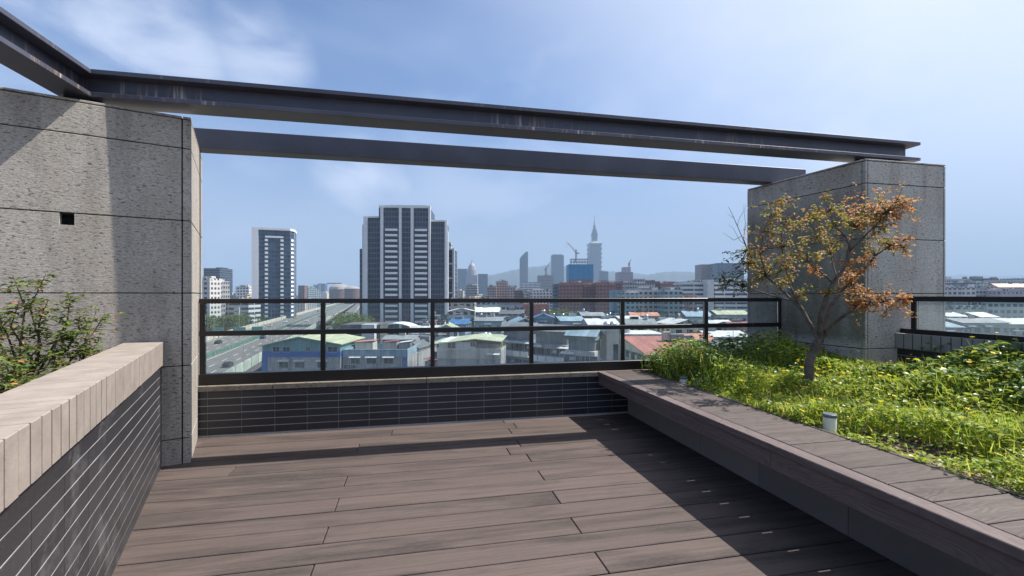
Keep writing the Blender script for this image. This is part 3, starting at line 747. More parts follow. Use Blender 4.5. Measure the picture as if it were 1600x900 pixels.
# ---- ground cover, grass and flowers in the bed
def fbm(u, v):
    return (math.sin(u * 3.1 + 1.3 * math.sin(v * 2.2)) + math.sin(v * 2.7 + 1.7 * math.sin(u * 1.9 + 1)) + 0.6 * math.sin(u * 7.3 + v * 5.9)) / 2.6
def bare(u, v):
    a = math.hypot((u - 2.46) / 0.20, (v - 1.78) / 0.30)
    return a
def cover_h(u, v):
    h = 0.140 + 0.075 * fbm(u * 1.25, v * 1.3) + 0.02 * math.sin(u * 13 + 2 * math.sin(v * 9)) 
    h += 0.20 * max(0, min(1, (v - 3.35) / 0.6)) * (1 if u < 3.75 else .4)
    h += 0.25 * max(0, min(1, (u - 3.45) / 0.7)) * max(0, min(1, (3.05 - v) / 0.5))
    if u < 2.8 and v > 3.0: h += 0.05
    e = max(0, min(1, (u - 2.27) / 0.30)); h *= 0.55 + 0.45 * e
    b = bare(u, v)
    if b < 1.4: h *= max(0.12, b / 1.4) ** 1.5
    for q in (b1, b2):
        dd = math.hypot(u - q[0] + .04, v - q[1] + .05) / 0.17
        if dd < 1: h *= max(.12, dd) ** 1.5
    return h
gc, gr, fl, lt, dk = MB(), MB(), MB(), MB(), MB()
def pick():
    # closer ground gets a little more
    return random.uniform(2.25, 4.43), random.uniform(0.55, 4.26)
N_LEAF = 44000
for _ in range(N_LEAF):
    u, v = pick(); b = bare(u, v)
    if b < 1 and random.random() > b * 0.5: continue
    h = cover_h(u, v); z = soil_z(u, v) + h * random.random() ** 0.55
    L = random.uniform(0.016, 0.036) * (1.25 if h > 0.15 else 1.0)
    d = rdir(0.35); d.z += 0.15
    deep_green = (v > 3.35 and u < 3.4 and random.random() < .75) or (u > 3.4 and v < 3.2 and random.random() < .62 * min(1, (u - 3.4) / .4)) or random.random() < .12  # picks the dark green leaf kind, mostly back corner and right side
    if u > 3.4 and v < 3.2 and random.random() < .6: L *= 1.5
    leaf(dk if deep_green else gc, Vector((u, v, z)), d, L, L * random.uniform(0.55, 0.85), 0.12, 0.15)
for _ in range(15000):
    u, v = pick(); b = bare(u, v)
    if b < 1.1 and random.random() > .15: continue
    f = fbm(u * 1.7 + 2, v * 1.3)
    if u > 3.6 and v < 3.1 and random.random() < .5: continue
    if f < -0.1 and random.random() < .75: continue
    z = soil_z(u, v); H = cover_h(u, v) * random.uniform(0.7, 1.35) + 0.03
    if H > .3: H *= .85
    a = random.uniform(0, 6.283); ln = Vector((math.cos(a), math.sin(a), 0)); sd = Vector((-ln.y, ln.x, 0)) * random.uniform(0.0020, 0.0042)
    bend = H * random.uniform(0.15, 0.6); p = Vector((u, v, z))
    q = p + Vector((0, 0, H * .55)) + ln * bend * .25; t = p + Vector((0, 0, H * random.uniform(.8, 1))) + ln * bend
    gr.add([p - sd, p + sd, q + sd * .8, q - sd * .8, t], [(0, 1, 2, 3), (3, 2, 4)])
def flower(p, r):
    n = random.randint(5, 7); tilt = rdir(0.4) * 0.35; up = Vector((tilt.x, tilt.y, 1)).normalized()
    a = up.cross(Vector((1, 0, 0))).normalized(); b_ = up.cross(a); vs_, fs = [p + up * r * .15], []
    for i in range(n):
        for da, rr in ((-.36, .75), (0, 1.0), (.36, .75)):
            an = 6.283 * (i + da) / n; vs_.append(p + (a * math.cos(an) + b_ * math.sin(an)) * r * rr + up * r * .25)
        fs.append((0, 3 * i + 1, 3 * i + 2, 3 * i + 3))
    fl.add(vs_, fs)
for _ in range(620):
    u, v = pick()
    if v > 3.7 and random.random() < .8: continue
    f = fbm(u * 2.3 + 5, v * 2.1 + 1)
    if f < 0.0 and random.random() < .8: continue
    if bare(u, v) < 1.15: continue
    z = soil_z(u, v) + cover_h(u, v) * random.uniform(.95, 1.2) + 0.012
    p = Vector((u, v, z)); flower(p, random.uniform(0.008, 0.019))
    gr.add([p - Vector((.0012, 0, 0)), p + Vector((.0012, 0, 0)), p + Vector((0.006, 0.004, -.08))], [(0, 1, 2)])
for _ in range(900):
    a, r_ = random.uniform(0, 6.283), random.random() ** .5 * 1.5
    u, v = 2.46 + math.cos(a) * .20 * r_, 1.78 + math.sin(a) * .30 * r_
    if u < 2.25: continue
    L = random.uniform(.008, .028); leaf(lt, Vector((u, v, soil_z(u, v) + random.uniform(0.003, .012))), rdir(.15), L, L * .5, .1, .1)
gc.build('ground_cover', M['leaf_ground'], kind='stuff', label='bright green low leaves carpeting the flower bed', )
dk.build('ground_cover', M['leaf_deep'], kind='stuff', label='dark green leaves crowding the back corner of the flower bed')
gr.build('grass', M['grass'], kind='stuff', label='thin yellow green grass blades between the leaves')
# loose tussocks of longer grass and sprawling broad leaves
random.seed(44)
for _ in range(150):
    u, v = pick()
    if bare(u, v) < 1.3 or u < 2.36: continue
    z = soil_z(u, v); Hm = cover_h(u, v) + random.uniform(.05, .16)
    for _k in range(random.randint(8, 18)):
        a = random.uniform(0, 6.283); ln = Vector((math.cos(a), math.sin(a), 0)); sd = Vector((-ln.y, ln.x, 0)) * random.uniform(.002, .0045)
        H = Hm * random.uniform(.6, 1.1); bend = H * random.uniform(.2, .9); p = Vector((u, v, z)) + rdir(0) * .02
        q = p + Vector((0, 0, H * .6)) + ln * bend * .25; s2 = p + Vector((0, 0, H * .9)) + ln * bend * .6; t = p + Vector((0, 0, H * random.uniform(.7, .95))) + ln * bend
        gr.add([p - sd, p + sd, q + sd * .9, q - sd * .9, s2 + sd * .5, s2 - sd * .5, t], [(0, 1, 2, 3), (3, 2, 4, 5), (5, 4, 6)])
for _ in range(1500):
    u, v = pick()
    if bare(u, v) < 1.2: continue
    f = fbm(u * 1.1 + 9, v * 1.4 + 3)
    if f < .05: continue
    z = soil_z(u, v) + cover_h(u, v) * random.uniform(.8, 1.3); L = random.uniform(.035, .062)
    d = rdir(.3); leaf(gc if random.random() < .6 else dk, Vector((u, v, z)), d, L, L * .8, .1, .2)
for _ in range(190):
    u, v = pick()
    if u < 2.36 or bare(u, v) < 1.3 or (v < 2.6 and random.random() < .6): continue
    z = soil_z(u, v); Hm = cover_h(u, v) + random.uniform(.08, .24); p0 = Vector((u, v, z)); sway = rdir(0) * random.uniform(.02, .09)
    P = [p0, p0 + Vector((0, 0, Hm * .4)) + sway * .2, p0 + Vector((0, 0, Hm * .75)) + sway * .6, p0 + Vector((0, 0, Hm)) + sway * 1.2]
    gr.tube(P, (.0016, .0014, .001, .0006), 3)
    for _k in range(random.randint(4, 11)):
        t = random.uniform(.4, 1) * 3; i = min(2, int(t)); q = P[i].lerp(P[i + 1], t - i); d = rdir(.3); d.z += .5
        L = random.uniform(.012, .03); leaf(random.choice((gc, dk, gc)), q, d, L, L * .45, .1, .2)
    if random.random() < .35: flower(P[-1], random.uniform(.008, .014))
fl.build('flowers', M['petal'], kind='stuff', label='tiny yellow flowers scattered over the bed')
lt.build('leaf_litter', M['litter'], kind='stuff', label='dry brown leaf litter on the bare patch of soil')

# ---- taller weeds that stand out singly
def weed_meshes(seed, H, nl, L, mat):
    random.seed(seed); s, l = MB(), MB()
    P = [Vector((0, 0, 0))]
    for i in range(4): P.append(P[-1] + Vector((random.uniform(-.03, .03), random.uniform(-.03, .03), H / 4)))
    s.tube(P, (.004, .0035, .003, .002, .001), 5)
    for i in range(nl):
        t = random.uniform(0.25, 1) * 4; k_ = min(3, int(t)); q = P[k_].lerp(P[k_ + 1], t - k_)
        d = rdir(.3); d.z += .25; e = q + d * random.uniform(.03, .09); s.tube([q, e], (.0014, .0008), 3)
        for _k in range(3): leaf(l, e, d + rdir(.5) * .8, L * random.uniform(.7, 1.2), L * .62, .15, .25)
    return s.mesh('stem', M['twig']), l.mesh('leaves', mat)
WM = [weed_meshes(11, .30, 26, .034, M['leaf_deep']), weed_meshes(12, .24, 24, .04, M['leaf_shrub']), weed_meshes(13, .20, 26, .045, M['leaf_ground'])]
random.seed(21)
def weed(u, v, k, label, group, sc=1.0):
    r = empty('weed', (u, v, soil_z(u, v)), random.uniform(0, 6), label=label, cat='weed', group=group); r.scale = (sc, sc, sc)
    child('stem', WM[k][0], r); child('leaves', WM[k][1], r)
for (u, v, k, sc) in [(2.40, 4.05, 0, 1.0), (2.55, 4.15, 1, 1.1), (2.72, 4.1, 0, 1.1), (2.9, 4.18, 0, 1.3), (3.05, 4.1, 1, 1.25), (3.2, 4.15, 0, 1.15), (3.4, 4.1, 0, 1.3), (3.55, 4.15, 1, 1.1), (3.75, 4.1, 0, 1.0), (2.5, 3.85, 1, .9), (2.8, 3.9, 1, 1.0), (3.1, 3.85, 0, .9), (3.6, 3.8, 0, .8), (2.65, 4.22, 0, 1.2)]:
    weed(u, v, k, 'dark leafy weed standing against the glass behind the bench end', 'weeds along the glass behind the bench', sc)
for (u, v, k, sc) in [(4.38, 3.1, 0, 1.1), (4.3, 2.5, 2, 1.6), (4.36, 2.3, 1, 1.7), (4.2, 2.2, 2, 1.6), (4.36, 2.05, 1, 1.8), (4.1, 2.35, 2, 1.3), (4.3, 1.85, 2, 1.7), (4.1, 1.95, 1, 1.5), (4.33, 2.7, 2, 1.4), (4.0, 2.1, 0, 1.3), (4.25, 1.7, 1, 1.6)]:
    weed(u, v, k, 'broad leaved weed rising in front of the right parapet', 'weeds below the right parapet', sc)

# ================================================================== CITY
GZ = -28.0
def px(x, y, Y): return C((x - 800) / FPX * Y, Y, EYE - (y - HOR) / FPX * Y)
def zpx(y, Y): return EYE - (y - HOR) / FPX * Y
def mpx(w, Y): return w / FPX * Y

def m_city():
    t = NT('city_ground'); tcn = t.node('ShaderNodeTexCoord')
    v = t.node('ShaderNodeTexVoronoi'); v.distance = 'CHEBYCHEV'; t.setin(v, {'Vector': tcn.outputs['Object'], 'Scale': 0.03, 'Randomness': 0.7})
    n = t.noise(t.coord(), 0.02, 8, 0.7)
    c = t.mix(t.rng(n, 0.35, 0.65), (0.07, 0.072, 0.07), (0.16, 0.155, 0.145))
    x = t.sep(v.outputs['Color'])
    c = t.mix(t.math('MULTIPLY', x[0], 0.6), c, v.outputs['Color'], 'MULTIPLY')
    c = t.mix(t.rng(n, 0.55, 0.62, 0, 0.6), c, (0.05, 0.08, 0.03))
    t.color(c); t.set(Roughness=0.9); return t.mat
M['city'] = m_city()
MB().add([(-7600, -7600, GZ), (7600, -7600, GZ), (7600, 7600, GZ), (-7600, 7600, GZ)], [(0, 1, 2, 3)]).build('ground', M['city'], kind='structure')

# haze: even air from below the ground to above the tallest tower
def m_haze():
    m = bpy.data.materials.new('haze_air'); m.use_nodes = True; n, l = m.node_tree.nodes, m.node_tree.links
    n.remove(n['Principled BSDF']); p = n.new('ShaderNodeVolumePrincipled')
    p.inputs['Color'].default_value = (0.44, 0.62, 0.86, 1); p.inputs['Density'].default_value = HAZE; p.inputs['Anisotropy'].default_value = 0.0
    l.new(p.outputs[0], n['Material Output'].inputs['Volume']); return m
HAZE = 0.00022
MB().box(-8000, 8000, -8000, 8000, GZ - 1, 520).build('haze', m_haze(), kind='stuff')

# hills
def hills(name, Y, xs, ys, mat, depth):
    mb = MB(); n = len(xs); rows = 7
    random.seed(3)
    fx, fy = [], []
    for i in range(n - 1):
        for k in range(8):
            t = k / 8; fx.append(xs[i] * (1 - t) + xs[i + 1] * t); fy.append(ys[i] * (1 - t) + ys[i + 1] * t + random.uniform(-.7, .7))
    fx.append(xs[-1]); fy.append(ys[-1]); n = len(fx)
    for r in range(rows):
        f = math.sin(r / (rows - 1) * math.pi)          # front foot -> ridge -> back foot
        for i in range(n):
            Yr = Y + (r / (rows - 1) - 0.5) * depth
            p = C((fx[i] - 800) / FPX * Yr, Yr, 0); p.z = GZ + (zpx(fy[i], Y) - GZ) * f * (1 if r == rows // 2 else random.uniform(.85, 1.0)); mb.v.append(tuple(p))
    for r in range(rows - 1):
        for i in range(n - 1):
            a = r * n + i; mb.f.append((a, a + 1, a + n + 1, a + n)); mb.m.append(0)
    mb.build(name, mat, smooth=True, kind='structure')
M['hill'] = plain('forested_hill', (0.022, 0.036, 0.03), 0.95, var=0.4, scale=0.01)
hills('hills', 4300, [560, 640, 720, 762, 800, 840, 870, 900, 940, 975, 1010, 1040, 1070, 1100, 1180, 1300], [456, 452, 444, 431, 422, 416, 413, 418, 423, 425, 429, 425, 424, 427, 432, 438], M['hill'], 1500)
hills('hills', 6200, [1250, 1350, 1430, 1500, 1560, 1620, 1720, 1900], [446, 440, 434, 429, 431, 430, 428, 436], M['hill'], 1200)

# ---- facade materials
F = {}
F['pale'] = m_facade('pale_block_wall', (0.60, 0.59, 0.57), (0.05, 0.06, 0.075), 3.2, 3.4, .5, .6)
F['grey'] = m_facade('grey_block_wall', (0.36, 0.36, 0.375), (0.04, 0.05, 0.06), 3.3, 2.6, .5, .65)
F['cream'] = m_facade('cream_block_wall', (0.56, 0.50, 0.42), (0.05, 0.055, 0.06), 3.1, 3.8, .48, .55)
F['brick'] = m_facade('red_brick_block_wall', (0.21, 0.085, 0.062), (0.04, 0.04, 0.05), 3.2, 3.0, .42, .55, (0.20, 0.12, 0.10))
F['brown'] = m_facade('brown_block_wall', (0.18, 0.11, 0.09), (0.03, 0.035, 0.045), 3.2, 2.8, .5, .6)
F['pink'] = m_facade('pinkish_block_wall', (0.36, 0.25, 0.225), (0.05, 0.05, 0.06), 3.2, 3.2, .5, .55)
F['blue'] = m_facade('bluish_block_wall', (0.16, 0.27, 0.36), (0.06, 0.09, 0.12), 3.4, 3.0, .5, .7)
F['teal'] = m_facade('teal_grey_wall', (0.32, 0.41, 0.42), (0.05, 0.065, 0.07), 3.2, 3.2, .5, .62)
F['dark'] = m_facade('dark_glass_wall', (0.075, 0.095, 0.125), (0.014, 0.024, 0.042), 3.3, 1.8, .7, .8, var=.1, rough=.6)
F['curtain'] = m_facade('blue_glass_wall', (0.13, 0.20, 0.27), (0.05, 0.095, 0.14), 3.8, 2.4, .72, .85, var=.12, rough=.35)
F['navy'] = m_facade('navy_glass_wall', (0.045, 0.075, 0.115), (0.025, 0.05, 0.085), 3.53, 2.4, .62, .85, var=.08, rough=.55)
F['office'] = m_facade('banded_office_wall', (0.58, 0.59, 0.61), (0.05, 0.065, 0.085), 3.5, 9.0, .48, .93, var=.1)
F['purple'] = m_facade('pale_purple_wall', (0.30, 0.27, 0.31), (0.11, 0.11, 0.14), 3.6, 3.0, .4, .5)
M['lb_white'] = plain('white_render_wall', (0.55, 0.56, 0.56), 0.8, var=0.15, scale=.4)
M['pilaster'] = plain('pale_stone_pilaster', (0.66, 0.67, 0.69), 0.7, var=0.08, scale=.5)
M['slab'] = plain('pale_balcony_front', (0.76, 0.78, 0.80), 0.6, var=0.06, scale=.5)
M['roof_dark'] = plain('dark_roof', (0.10, 0.10, 0.10), 0.9, var=0.4, scale=.6)
M['roof_grey'] = m_stained('grey_concrete_roof', (0.26, 0.26, 0.25), .5)
M['winglass'] = plain('window_glass', (0.03, 0.04, 0.05), 0.15, var=0.5, scale=1)
M['winframe'] = plain('window_frame', (0.42, 0.43, 0.43), 0.6, var=.2)
M['tin_green'] = m_corrugated('pale_green_sheet', (0.47, 0.50, 0.33))
M['tin_teal'] = m_corrugated('teal_sheet', (0.17, 0.33, 0.34), rust=.15)
M['tin_blue'] = m_corrugated('blue_sheet', (0.05, 0.16, 0.38), rust=.1)
M['tin_skyblue'] = m_corrugated('light_blue_sheet', (0.27, 0.38, 0.46), rust=.3)
M['tin_white'] = m_corrugated('white_sheet', (0.74, 0.74, 0.72), rust=.35)
M['tin_grey'] = m_corrugated('grey_sheet', (0.27, 0.29, 0.31), rust=.4)
M['tin_red'] = m_corrugated('faded_red_sheet', (0.40, 0.15, 0.12), rust=.2)
M['tin_orange'] = m_corrugated('orange_sheet', (0.55, 0.24, 0.15), rust=.1)
M['tin_dark'] = m_corrugated('dark_sheet', (0.12, 0.13, 0.14), rust=.2)
M['conc'] = m_stained('stained_concrete', (0.37, 0.37, 0.365), .9)
M['conc_pale'] = m_stained('pale_stained_concrete', (0.54, 0.52, 0.47), .7)
M['conc_teal'] = m_stained('teal_stained_tile', (0.30, 0.37, 0.375), .8)
M['shed_grey'] = m_facade('shed_grey_wall', (0.34, 0.34, 0.335), (0.035, 0.04, 0.05), 2.8, 2.3, .42, .6, grime=.85)
M['shed_teal'] = m_facade('shed_teal_wall', (0.32, 0.40, 0.405), (0.03, 0.04, 0.045), 2.8, 2.6, .45, .62, grime=.85)
M['shed_pale'] = m_facade('shed_pale_wall', (0.56, 0.54, 0.49), (0.04, 0.045, 0.05), 2.8, 2.9, .42, .5, grime=.8)
M['blue_paint'] = plain('strong_blue_paint', (0.04, 0.12, 0.36), 0.6, var=.2)
M['tank'] = plain('stainless_steel', (0.55, 0.56, 0.58), 0.3, 0.8, var=.15)
M['net'] = m_corrugated('blue_safety_net', (0.006, 0.22, 0.46), 3.0, var=.15, rust=0)
M['crane'] = plain('crane_paint', (0.14, 0.085, 0.07), 0.6)
M['asphalt'] = plain('asphalt', (0.12, 0.118, 0.115), 0.9, var=.2, scale=.3)
M['paint'] = plain('road_paint', (0.66, 0.66, 0.62), 0.7, var=.15)
M['barrier'] = m_corrugated('pale_green_barrier', (0.52, 0.60, 0.52), 2.0, rust=.1)
M['barrier_cream'] = m_corrugated('cream_barrier', (0.62, 0.60, 0.50), 2.0, rust=.1)
M['median'] = plain('green_median', (0.06, 0.17, 0.12), 0.7, var=.4, scale=.4)
M['pole'] = plain('galvanised_pole', (0.35, 0.36, 0.36), 0.5, 0.4)
M['sign'] = plain('sign_back_teal', (0.05, 0.24, 0.20), 0.6)

# shared window meshes
def window_mesh(w, h):
    m = MB(); t = .08
    m.box(-w / 2, w / 2, -.06, .02, -h / 2, -h / 2 + t, 0); m.box(-w / 2, w / 2, -.06, .02, h / 2 - t, h / 2, 0)
    m.box(-w / 2, -w / 2 + t, -.06, .02, -h / 2 + t, h / 2 - t, 0); m.box(w / 2 - t, w / 2, -.06, .02, -h / 2 + t, h / 2 - t, 0); m.box(-.03, .03, -.05, .02, -h / 2 + t, h / 2 - t, 0)
    m.box(-w / 2 + t, w / 2 - t, -.02, .015, -h / 2 + t, h / 2 - t, 1)
    return m.mesh('window', [M['winframe'], M['winglass']])
WIN = {k: window_mesh(*k) for k in ((1.6, 1.3), (2.2, 1.4), (3.0, 1.5), (1.0, 1.0))}
AWN = MB().add([(-1.3, 0, .25), (1.3, 0, .25), (1.3, -.8, 0), (-1.3, -.8, 0), (-1.3, 0, .29), (1.3, 0, .29), (1.3, -.8, .04), (-1.3, -.8, .04)],
               [(0, 3, 2, 1), (4, 5, 6, 7), (0, 1, 5, 4), (2, 3, 7, 6), (1, 2, 6, 5), (3, 0, 4, 7)]).mesh('awning', [M['tin_white']])
ACM = MB().box(-.45, .45, -.4, 0, -.3, .3).mesh('air_conditioner', [M['winframe']])

RBOX = [MB().box(-1.2, 1.2, -1, 1, 0, 2.2).mesh('roof_box', [M['conc_pale']]), MB().box(-2.2, 2.2, -1.2, 1.2, 0, 2.6).mesh('roof_box', [M['tin_white']]), MB().box(-.6, .6, -.6, .6, 0, 1.6).mesh('roof_box', [M['tank']]), MB().box(-2.8, 2.8, -1.4, 1.4, 0, 2.4).mesh('roof_box', [M['tin_grey']]), MB().box(-1.5, 1.5, -1.2, 1.2, 0, 3.4).mesh('roof_box', [M['shed_grey']])]
def block(name, label, xl, xr, yt, Y, d, mat, yaw=0.0, cat='building', group=None, roofbits=True, base=GZ):
    """box building whose outline spans columns xl..xr with its roof edge at row yt, front at distance Y"""
    Wp = mpx(xr - xl, Y); a = R(yaw)
    w = max(3.0, (Wp - d * abs(math.sin(a))) / math.cos(a))
    top = zpx(yt, Y); h = top - base
    mid = (xl + xr) / 2
    Yc = Y + (d * math.cos(a) + w * abs(math.sin(a))) / 2
    loc = C((mid - 800) / FPX * (Y + .35 * (Yc - Y)), Yc, base)
    r = empty(name, loc, -YAW + a, label=label, cat=cat, group=group)
    m = MB().box(-w / 2, w / 2, -d / 2, d / 2, 0, h)
    m.build('wall', mat, r)
    if roofbits:
        p = MB(); t = .25
        for q in ((-w / 2, w / 2, -d / 2, -d / 2 + t), (-w / 2, w / 2, d / 2 - t, d / 2), (-w / 2, -w / 2 + t, -d / 2 + t, d / 2 - t), (w / 2 - t, w / 2, -d / 2 + t, d / 2 - t)):
            p.box(*q, h + .003, h + .9)
        p.build('parapet', mat, r)
        s = random.uniform(.25, .45); ox = random.uniform(-.2, .2) * w
        MB().box(ox - w * s / 2, ox + w * s / 2, -d * .1, d * .3, h + .003, h + random.uniform(2.4, 3.4)).build('stair_head', mat, r)
        if Y < 620:
            for _ in range(4): child('roof_box', random.choice(RBOX), r, (random.uniform(-.42, .42) * w, random.uniform(-.4, -.15) * d, h + .003))
    r['w'], r['d'], r['h'] = w, d, h
    return r
def dims(r): return r['w'], r['d'], r['h']
def win_grid(r, xs, zs, kind, y=None, awn=0.0, ac=0.0):
    w, d, h = dims(r); y = -d / 2 if y is None else y
    for z in zs:
        for x in xs:
            child('window', WIN[kind], r, (x, y - .005, z))
            if random.random() < awn: child('awning', AWN, r, (x, y - .003, z + kind[1] / 2 + .1))
            if random.random() < ac: child('air_conditioner', ACM, r, (x + .3, y - .01, z - kind[1] / 2 - .4))
def gable(r, x0, x1, y0, y1, z0, z1, mat, ridge=.5, name='roof', th=.12, axis='y'):
    """pitched sheet roof; ridge runs along local y (or x)"""
    m = MB()
    if axis == 'y':
        xm = x0 + (x1 - x0) * ridge
        m.prism_y([(x0, z0), (xm, z1), (x1, z0), (x1, z0 + th), (xm, z1 + th), (x0, z0 + th)], y0, y1)
        m.prism_y([(x0 + .3, z0 - .6), (x1 - .3, z0 - .6), (x1 - .3, z0 - .05), (xm, z1 - .05), (x0 + .3, z0 - .05)], y0 + .4, y1 - .4, 1)
    else:
        ym = y0 + (y1 - y0) * ridge
        P = [(y0, z0), (ym, z1), (y1, z0), (y1, z0 + th), (ym, z1 + th), (y0, z0 + th)]; n = 6
        v = [(x0, a, b) for a, b in P] + [(x1, a, b) for a, b in P]
        m.add(v, [(5, 4, 1, 0), (4, 3, 2, 1), (6, 7, 10, 11), (7, 8, 9, 10)] + [((i + 1) % n, i, n + i, n + (i + 1) % n) for i in range(n)][::1])
        Q = [(y0 + .3, z0 - .6), (y1 - .3, z0 - .6), (y1 - .3, z0 - .05), (ym, z1 - .05), (y0 + .3, z0 - .05)]
        v = [(x0 + .4, a, b) for a, b in Q] + [(x1 - .4, a, b) for a, b in Q]
        m.add(v, [(0, 1, 2, 3, 4), (9, 8, 7, 6, 5)] + [((i + 1) % 5, i, 5 + i, 5 + (i + 1) % 5) for i in range(5)], 1)
    return m.build(name, mat, r)

# ---- the twin-ridged dark tower
Y0 = 290.0
tw_ = empty('apartment_tower', px(631, HOR, Y0) + Vector((0, 0, GZ - EYE)), -YAW + R(3.5), label='tall dark residential tower with pale vertical ribs and two columns of white balconies', cat='tower')
def tx(x): return mpx(x - 631, Y0)
def tz(y): return zpx(y, Y0) - GZ
H0, H1, H2 = tz(322), tz(338), tz(343)
MB().box(tx(592), tx(672), 1.0, 26, 0, H0 - 1.2).build('central_wall', F['dark'], tw_)
MB().box(tx(567.5), tx(592) - .003, 3.2, 24, 0, H1 - .8).build('wing', F['dark'], tw_)
MB().box(tx(672) + .003, tx(696), 3.2, 24, 0, H2 - .8).build('wing', F['dark'], tw_)
MB().box(tx(560), tx(567), 5.0, 22, 0, tz(388)).build('side_bay', F['dark'], tw_)
for a, b, y, z in ((595, 599.5, -.6, H0), (623.5, 627.5, -.4, H0 - 1), (641.5, 646, -.4, H0 - 1), (669, 672.3, -.6, H0), (568, 574, 1.6, H1), (564.6, 566.6, 3.8, tz(350)), (694, 697.5, 1.6, H2), (697.9, 699.5, 2.6, tz(360))):
    MB().box(tx(a), tx(b), y, y + 2.2, 0, z).build('rib', M['pilaster'], tw_)
MB().box(tx(592.5), tx(672.4), -.2, 2.5, H0 - 1.1, H0 + .4).build('crown_frame', M['pilaster'], tw_)
MB().box(tx(568), tx(594), 1.9, 4.4, H1 - .75, H1 + .25).build('crown_frame', M['pilaster'], tw_)
MB().box(tx(673), tx(697), 1.9, 4.4, H2 - .75, H2 + .25).build('crown_frame', M['pilaster'], tw_)
fl_h = mpx(8.45, Y0)
BAL = MB().box(-mpx(9.4, Y0), mpx(9.4, Y0), -.9, .95, 0, 1.35).mesh('balcony', [M['slab']])
REC = MB().box(-mpx(11, Y0), mpx(11, Y0), -.05, .98, 0, .5).mesh('floor_slab', [M['roof_dark']])
for xc in (611.8, 657.6):
    for i in range(18):
        z = tz(358.5) - i * fl_h; child('balcony', BAL, tw_, (tx(xc), 0, z - 1)); child('floor_slab', REC, tw_, (tx(xc), 0, z - 1.9))
tq = MB()
for i in range(9): tq.box(tx(606 + i * 7), tx(606 + i * 7) + .15, 4, 4.15, H0 - 1.2, H0 + 1.6)
tq.box(tx(606), tx(664), 4, 4.12, H0 + 1.2, H0 + 1.35); tq.build('roof_railing', M['pole'], tw_)
# slender neighbour with white frame
Y1 = 330.0
sl = empty('apartment_tower', px(701, HOR, Y1) + Vector((0, 0, GZ - EYE)), -YAW, label='slender white framed tower half hidden at the right side of the tall dark tower', cat='tower')
def sx(x): return mpx(x - 701, Y1)
Hs = zpx(388, Y1) - GZ
MB().box(sx(690), sx(709.5), .6, 18, 0, Hs - .8).build('wall', F['dark'], sl)
MB().box(sx(707), sx(710.2), -.3, 1.2, 0, Hs).build('rib', M['pilaster'], sl); MB().box(sx(697.2), sx(699), -.2, 1.2, 0, zpx(378, Y1) - GZ).build('rib', M['pilaster'], sl)
for k in range(6): MB().box(sx(699.2), sx(706.8), -.1, 1.0, Hs - 1.2 - k * 10.5, Hs - .2 - k * 10.5).build('floor_band', M['pilaster'], sl)
MB().box(sx(700), sx(704), 2, 8, Hs - .79, zpx(378, Y1) - GZ).build('roof_frame', F['teal'], sl)

# ---- left office tower
Y2 = 380.0
ot = empty('office_tower', px(424, HOR, Y2) + Vector((0, 0, GZ - EYE)), -YAW + R(19), label='dark glass office tower with a pale slab side and two rows of white squares', cat='tower')
def ox(x):
    t_, X0 = (x - 800) / FPX, (424 - 800) / FPX * Y2
    return (t_ * Y2 - X0) / (math.cos(R(19)) - t_ * math.sin(R(19)))
def oz(y): return zpx(y, Y2) - GZ
Ht = oz(356)
gm = MB().prism([(ox(403.5), 0.8), (ox(453), .8), (ox(458.5), 6.0), (ox(458.5), 20), (ox(403.5), 20)], 0, oz(359.5)); gm.build('glass_wall', F['navy'], ot)
MB().box(ox(393), ox(403.4), 0, 21, 0, Ht).build('side_slab', M['pilaster'], ot)
MB().prism([(ox(403.42), 0), (ox(453.5), 0), (ox(459.3), 5.6), (ox(459.3), 21), (ox(403.42), 21)], oz(359.4), Ht).build('crown', M['pilaster'], ot)
MB().box(ox(414), ox(442.5), .3, .78, oz(371.2), oz(368.6)).build('band', M['slab'], ot)
SQ = MB().box(-mpx(2.1, Y2), mpx(2.1, Y2), -.25, .22, -mpx(1.75, Y2), mpx(1.75, Y2)).mesh('white_panel', [M['slab']])
for i in range(19):
    for xc in (416, 440.5): child('white_panel', SQ, ot, (ox(xc), .57, oz(375.2 + i * 6.6)))
SS = MB().box(-1.6, 1.6, -.2, .2, -.95, .95).mesh('corner_panel', [M['slab']])
for i in range(19):
    child('corner_panel', SS, ot, (ox(455.75), 3.4, oz(374 + i * 6.6)), math.atan2(5.2, ox(458.5) - ox(453)))
MB().box(ox(457.9), ox(459.0), 6.2, 6.8, 0, oz(359.6)).build('rib', M['pilaster'], ot)

# ---- 101-storey style tower far away: stacked flaring modules
Y3 = 2730.0
sk_ = empty('skyscraper', px(928.6, HOR, Y3) + Vector((0, 0, GZ - EYE)), -YAW, label='tallest hazy skyscraper with stacked flaring tiers and a spire', cat='skyscraper')
def kz(y): return zpx(y, Y3) - GZ
def kw(w): return mpx(w, Y3) / 2
sh = MB(); yy = 437.0
sh.frustum(0, 0, 0, kz(437), kw(25), kw(25), kw(19), kw(19))
for i in range(8):
    y2 = yy - 6.9; sh.frustum(0, 0, kz(yy) + .05, kz(y2), kw(16.4), kw(16.4), kw(20.6), kw(20.6)); sh.frustum(0, 0, kz(y2) + .05, kz(y2) + 2.2, kw(20.9), kw(20.9), kw(20.9), kw(20.9)); yy = y2
sh.build('shaft', F['navy'], sk_)
cr = MB(); cr.frustum(0, 0, kz(yy) + 2.3, kz(377), kw(15), kw(15), kw(9), kw(9)); cr.frustum(0, 0, kz(377) + .05, kz(365), kw(7.6), kw(7.6), kw(9.2), kw(9.2)); cr.frustum(0, 0, kz(365) + .05, kz(359), kw(6.8), kw(6.8), kw(6.2), kw(6.2)); cr.frustum(0, 0, kz(359) + .05, kz(352), kw(3.8), kw(3.8), kw(3.0), kw(3.0))
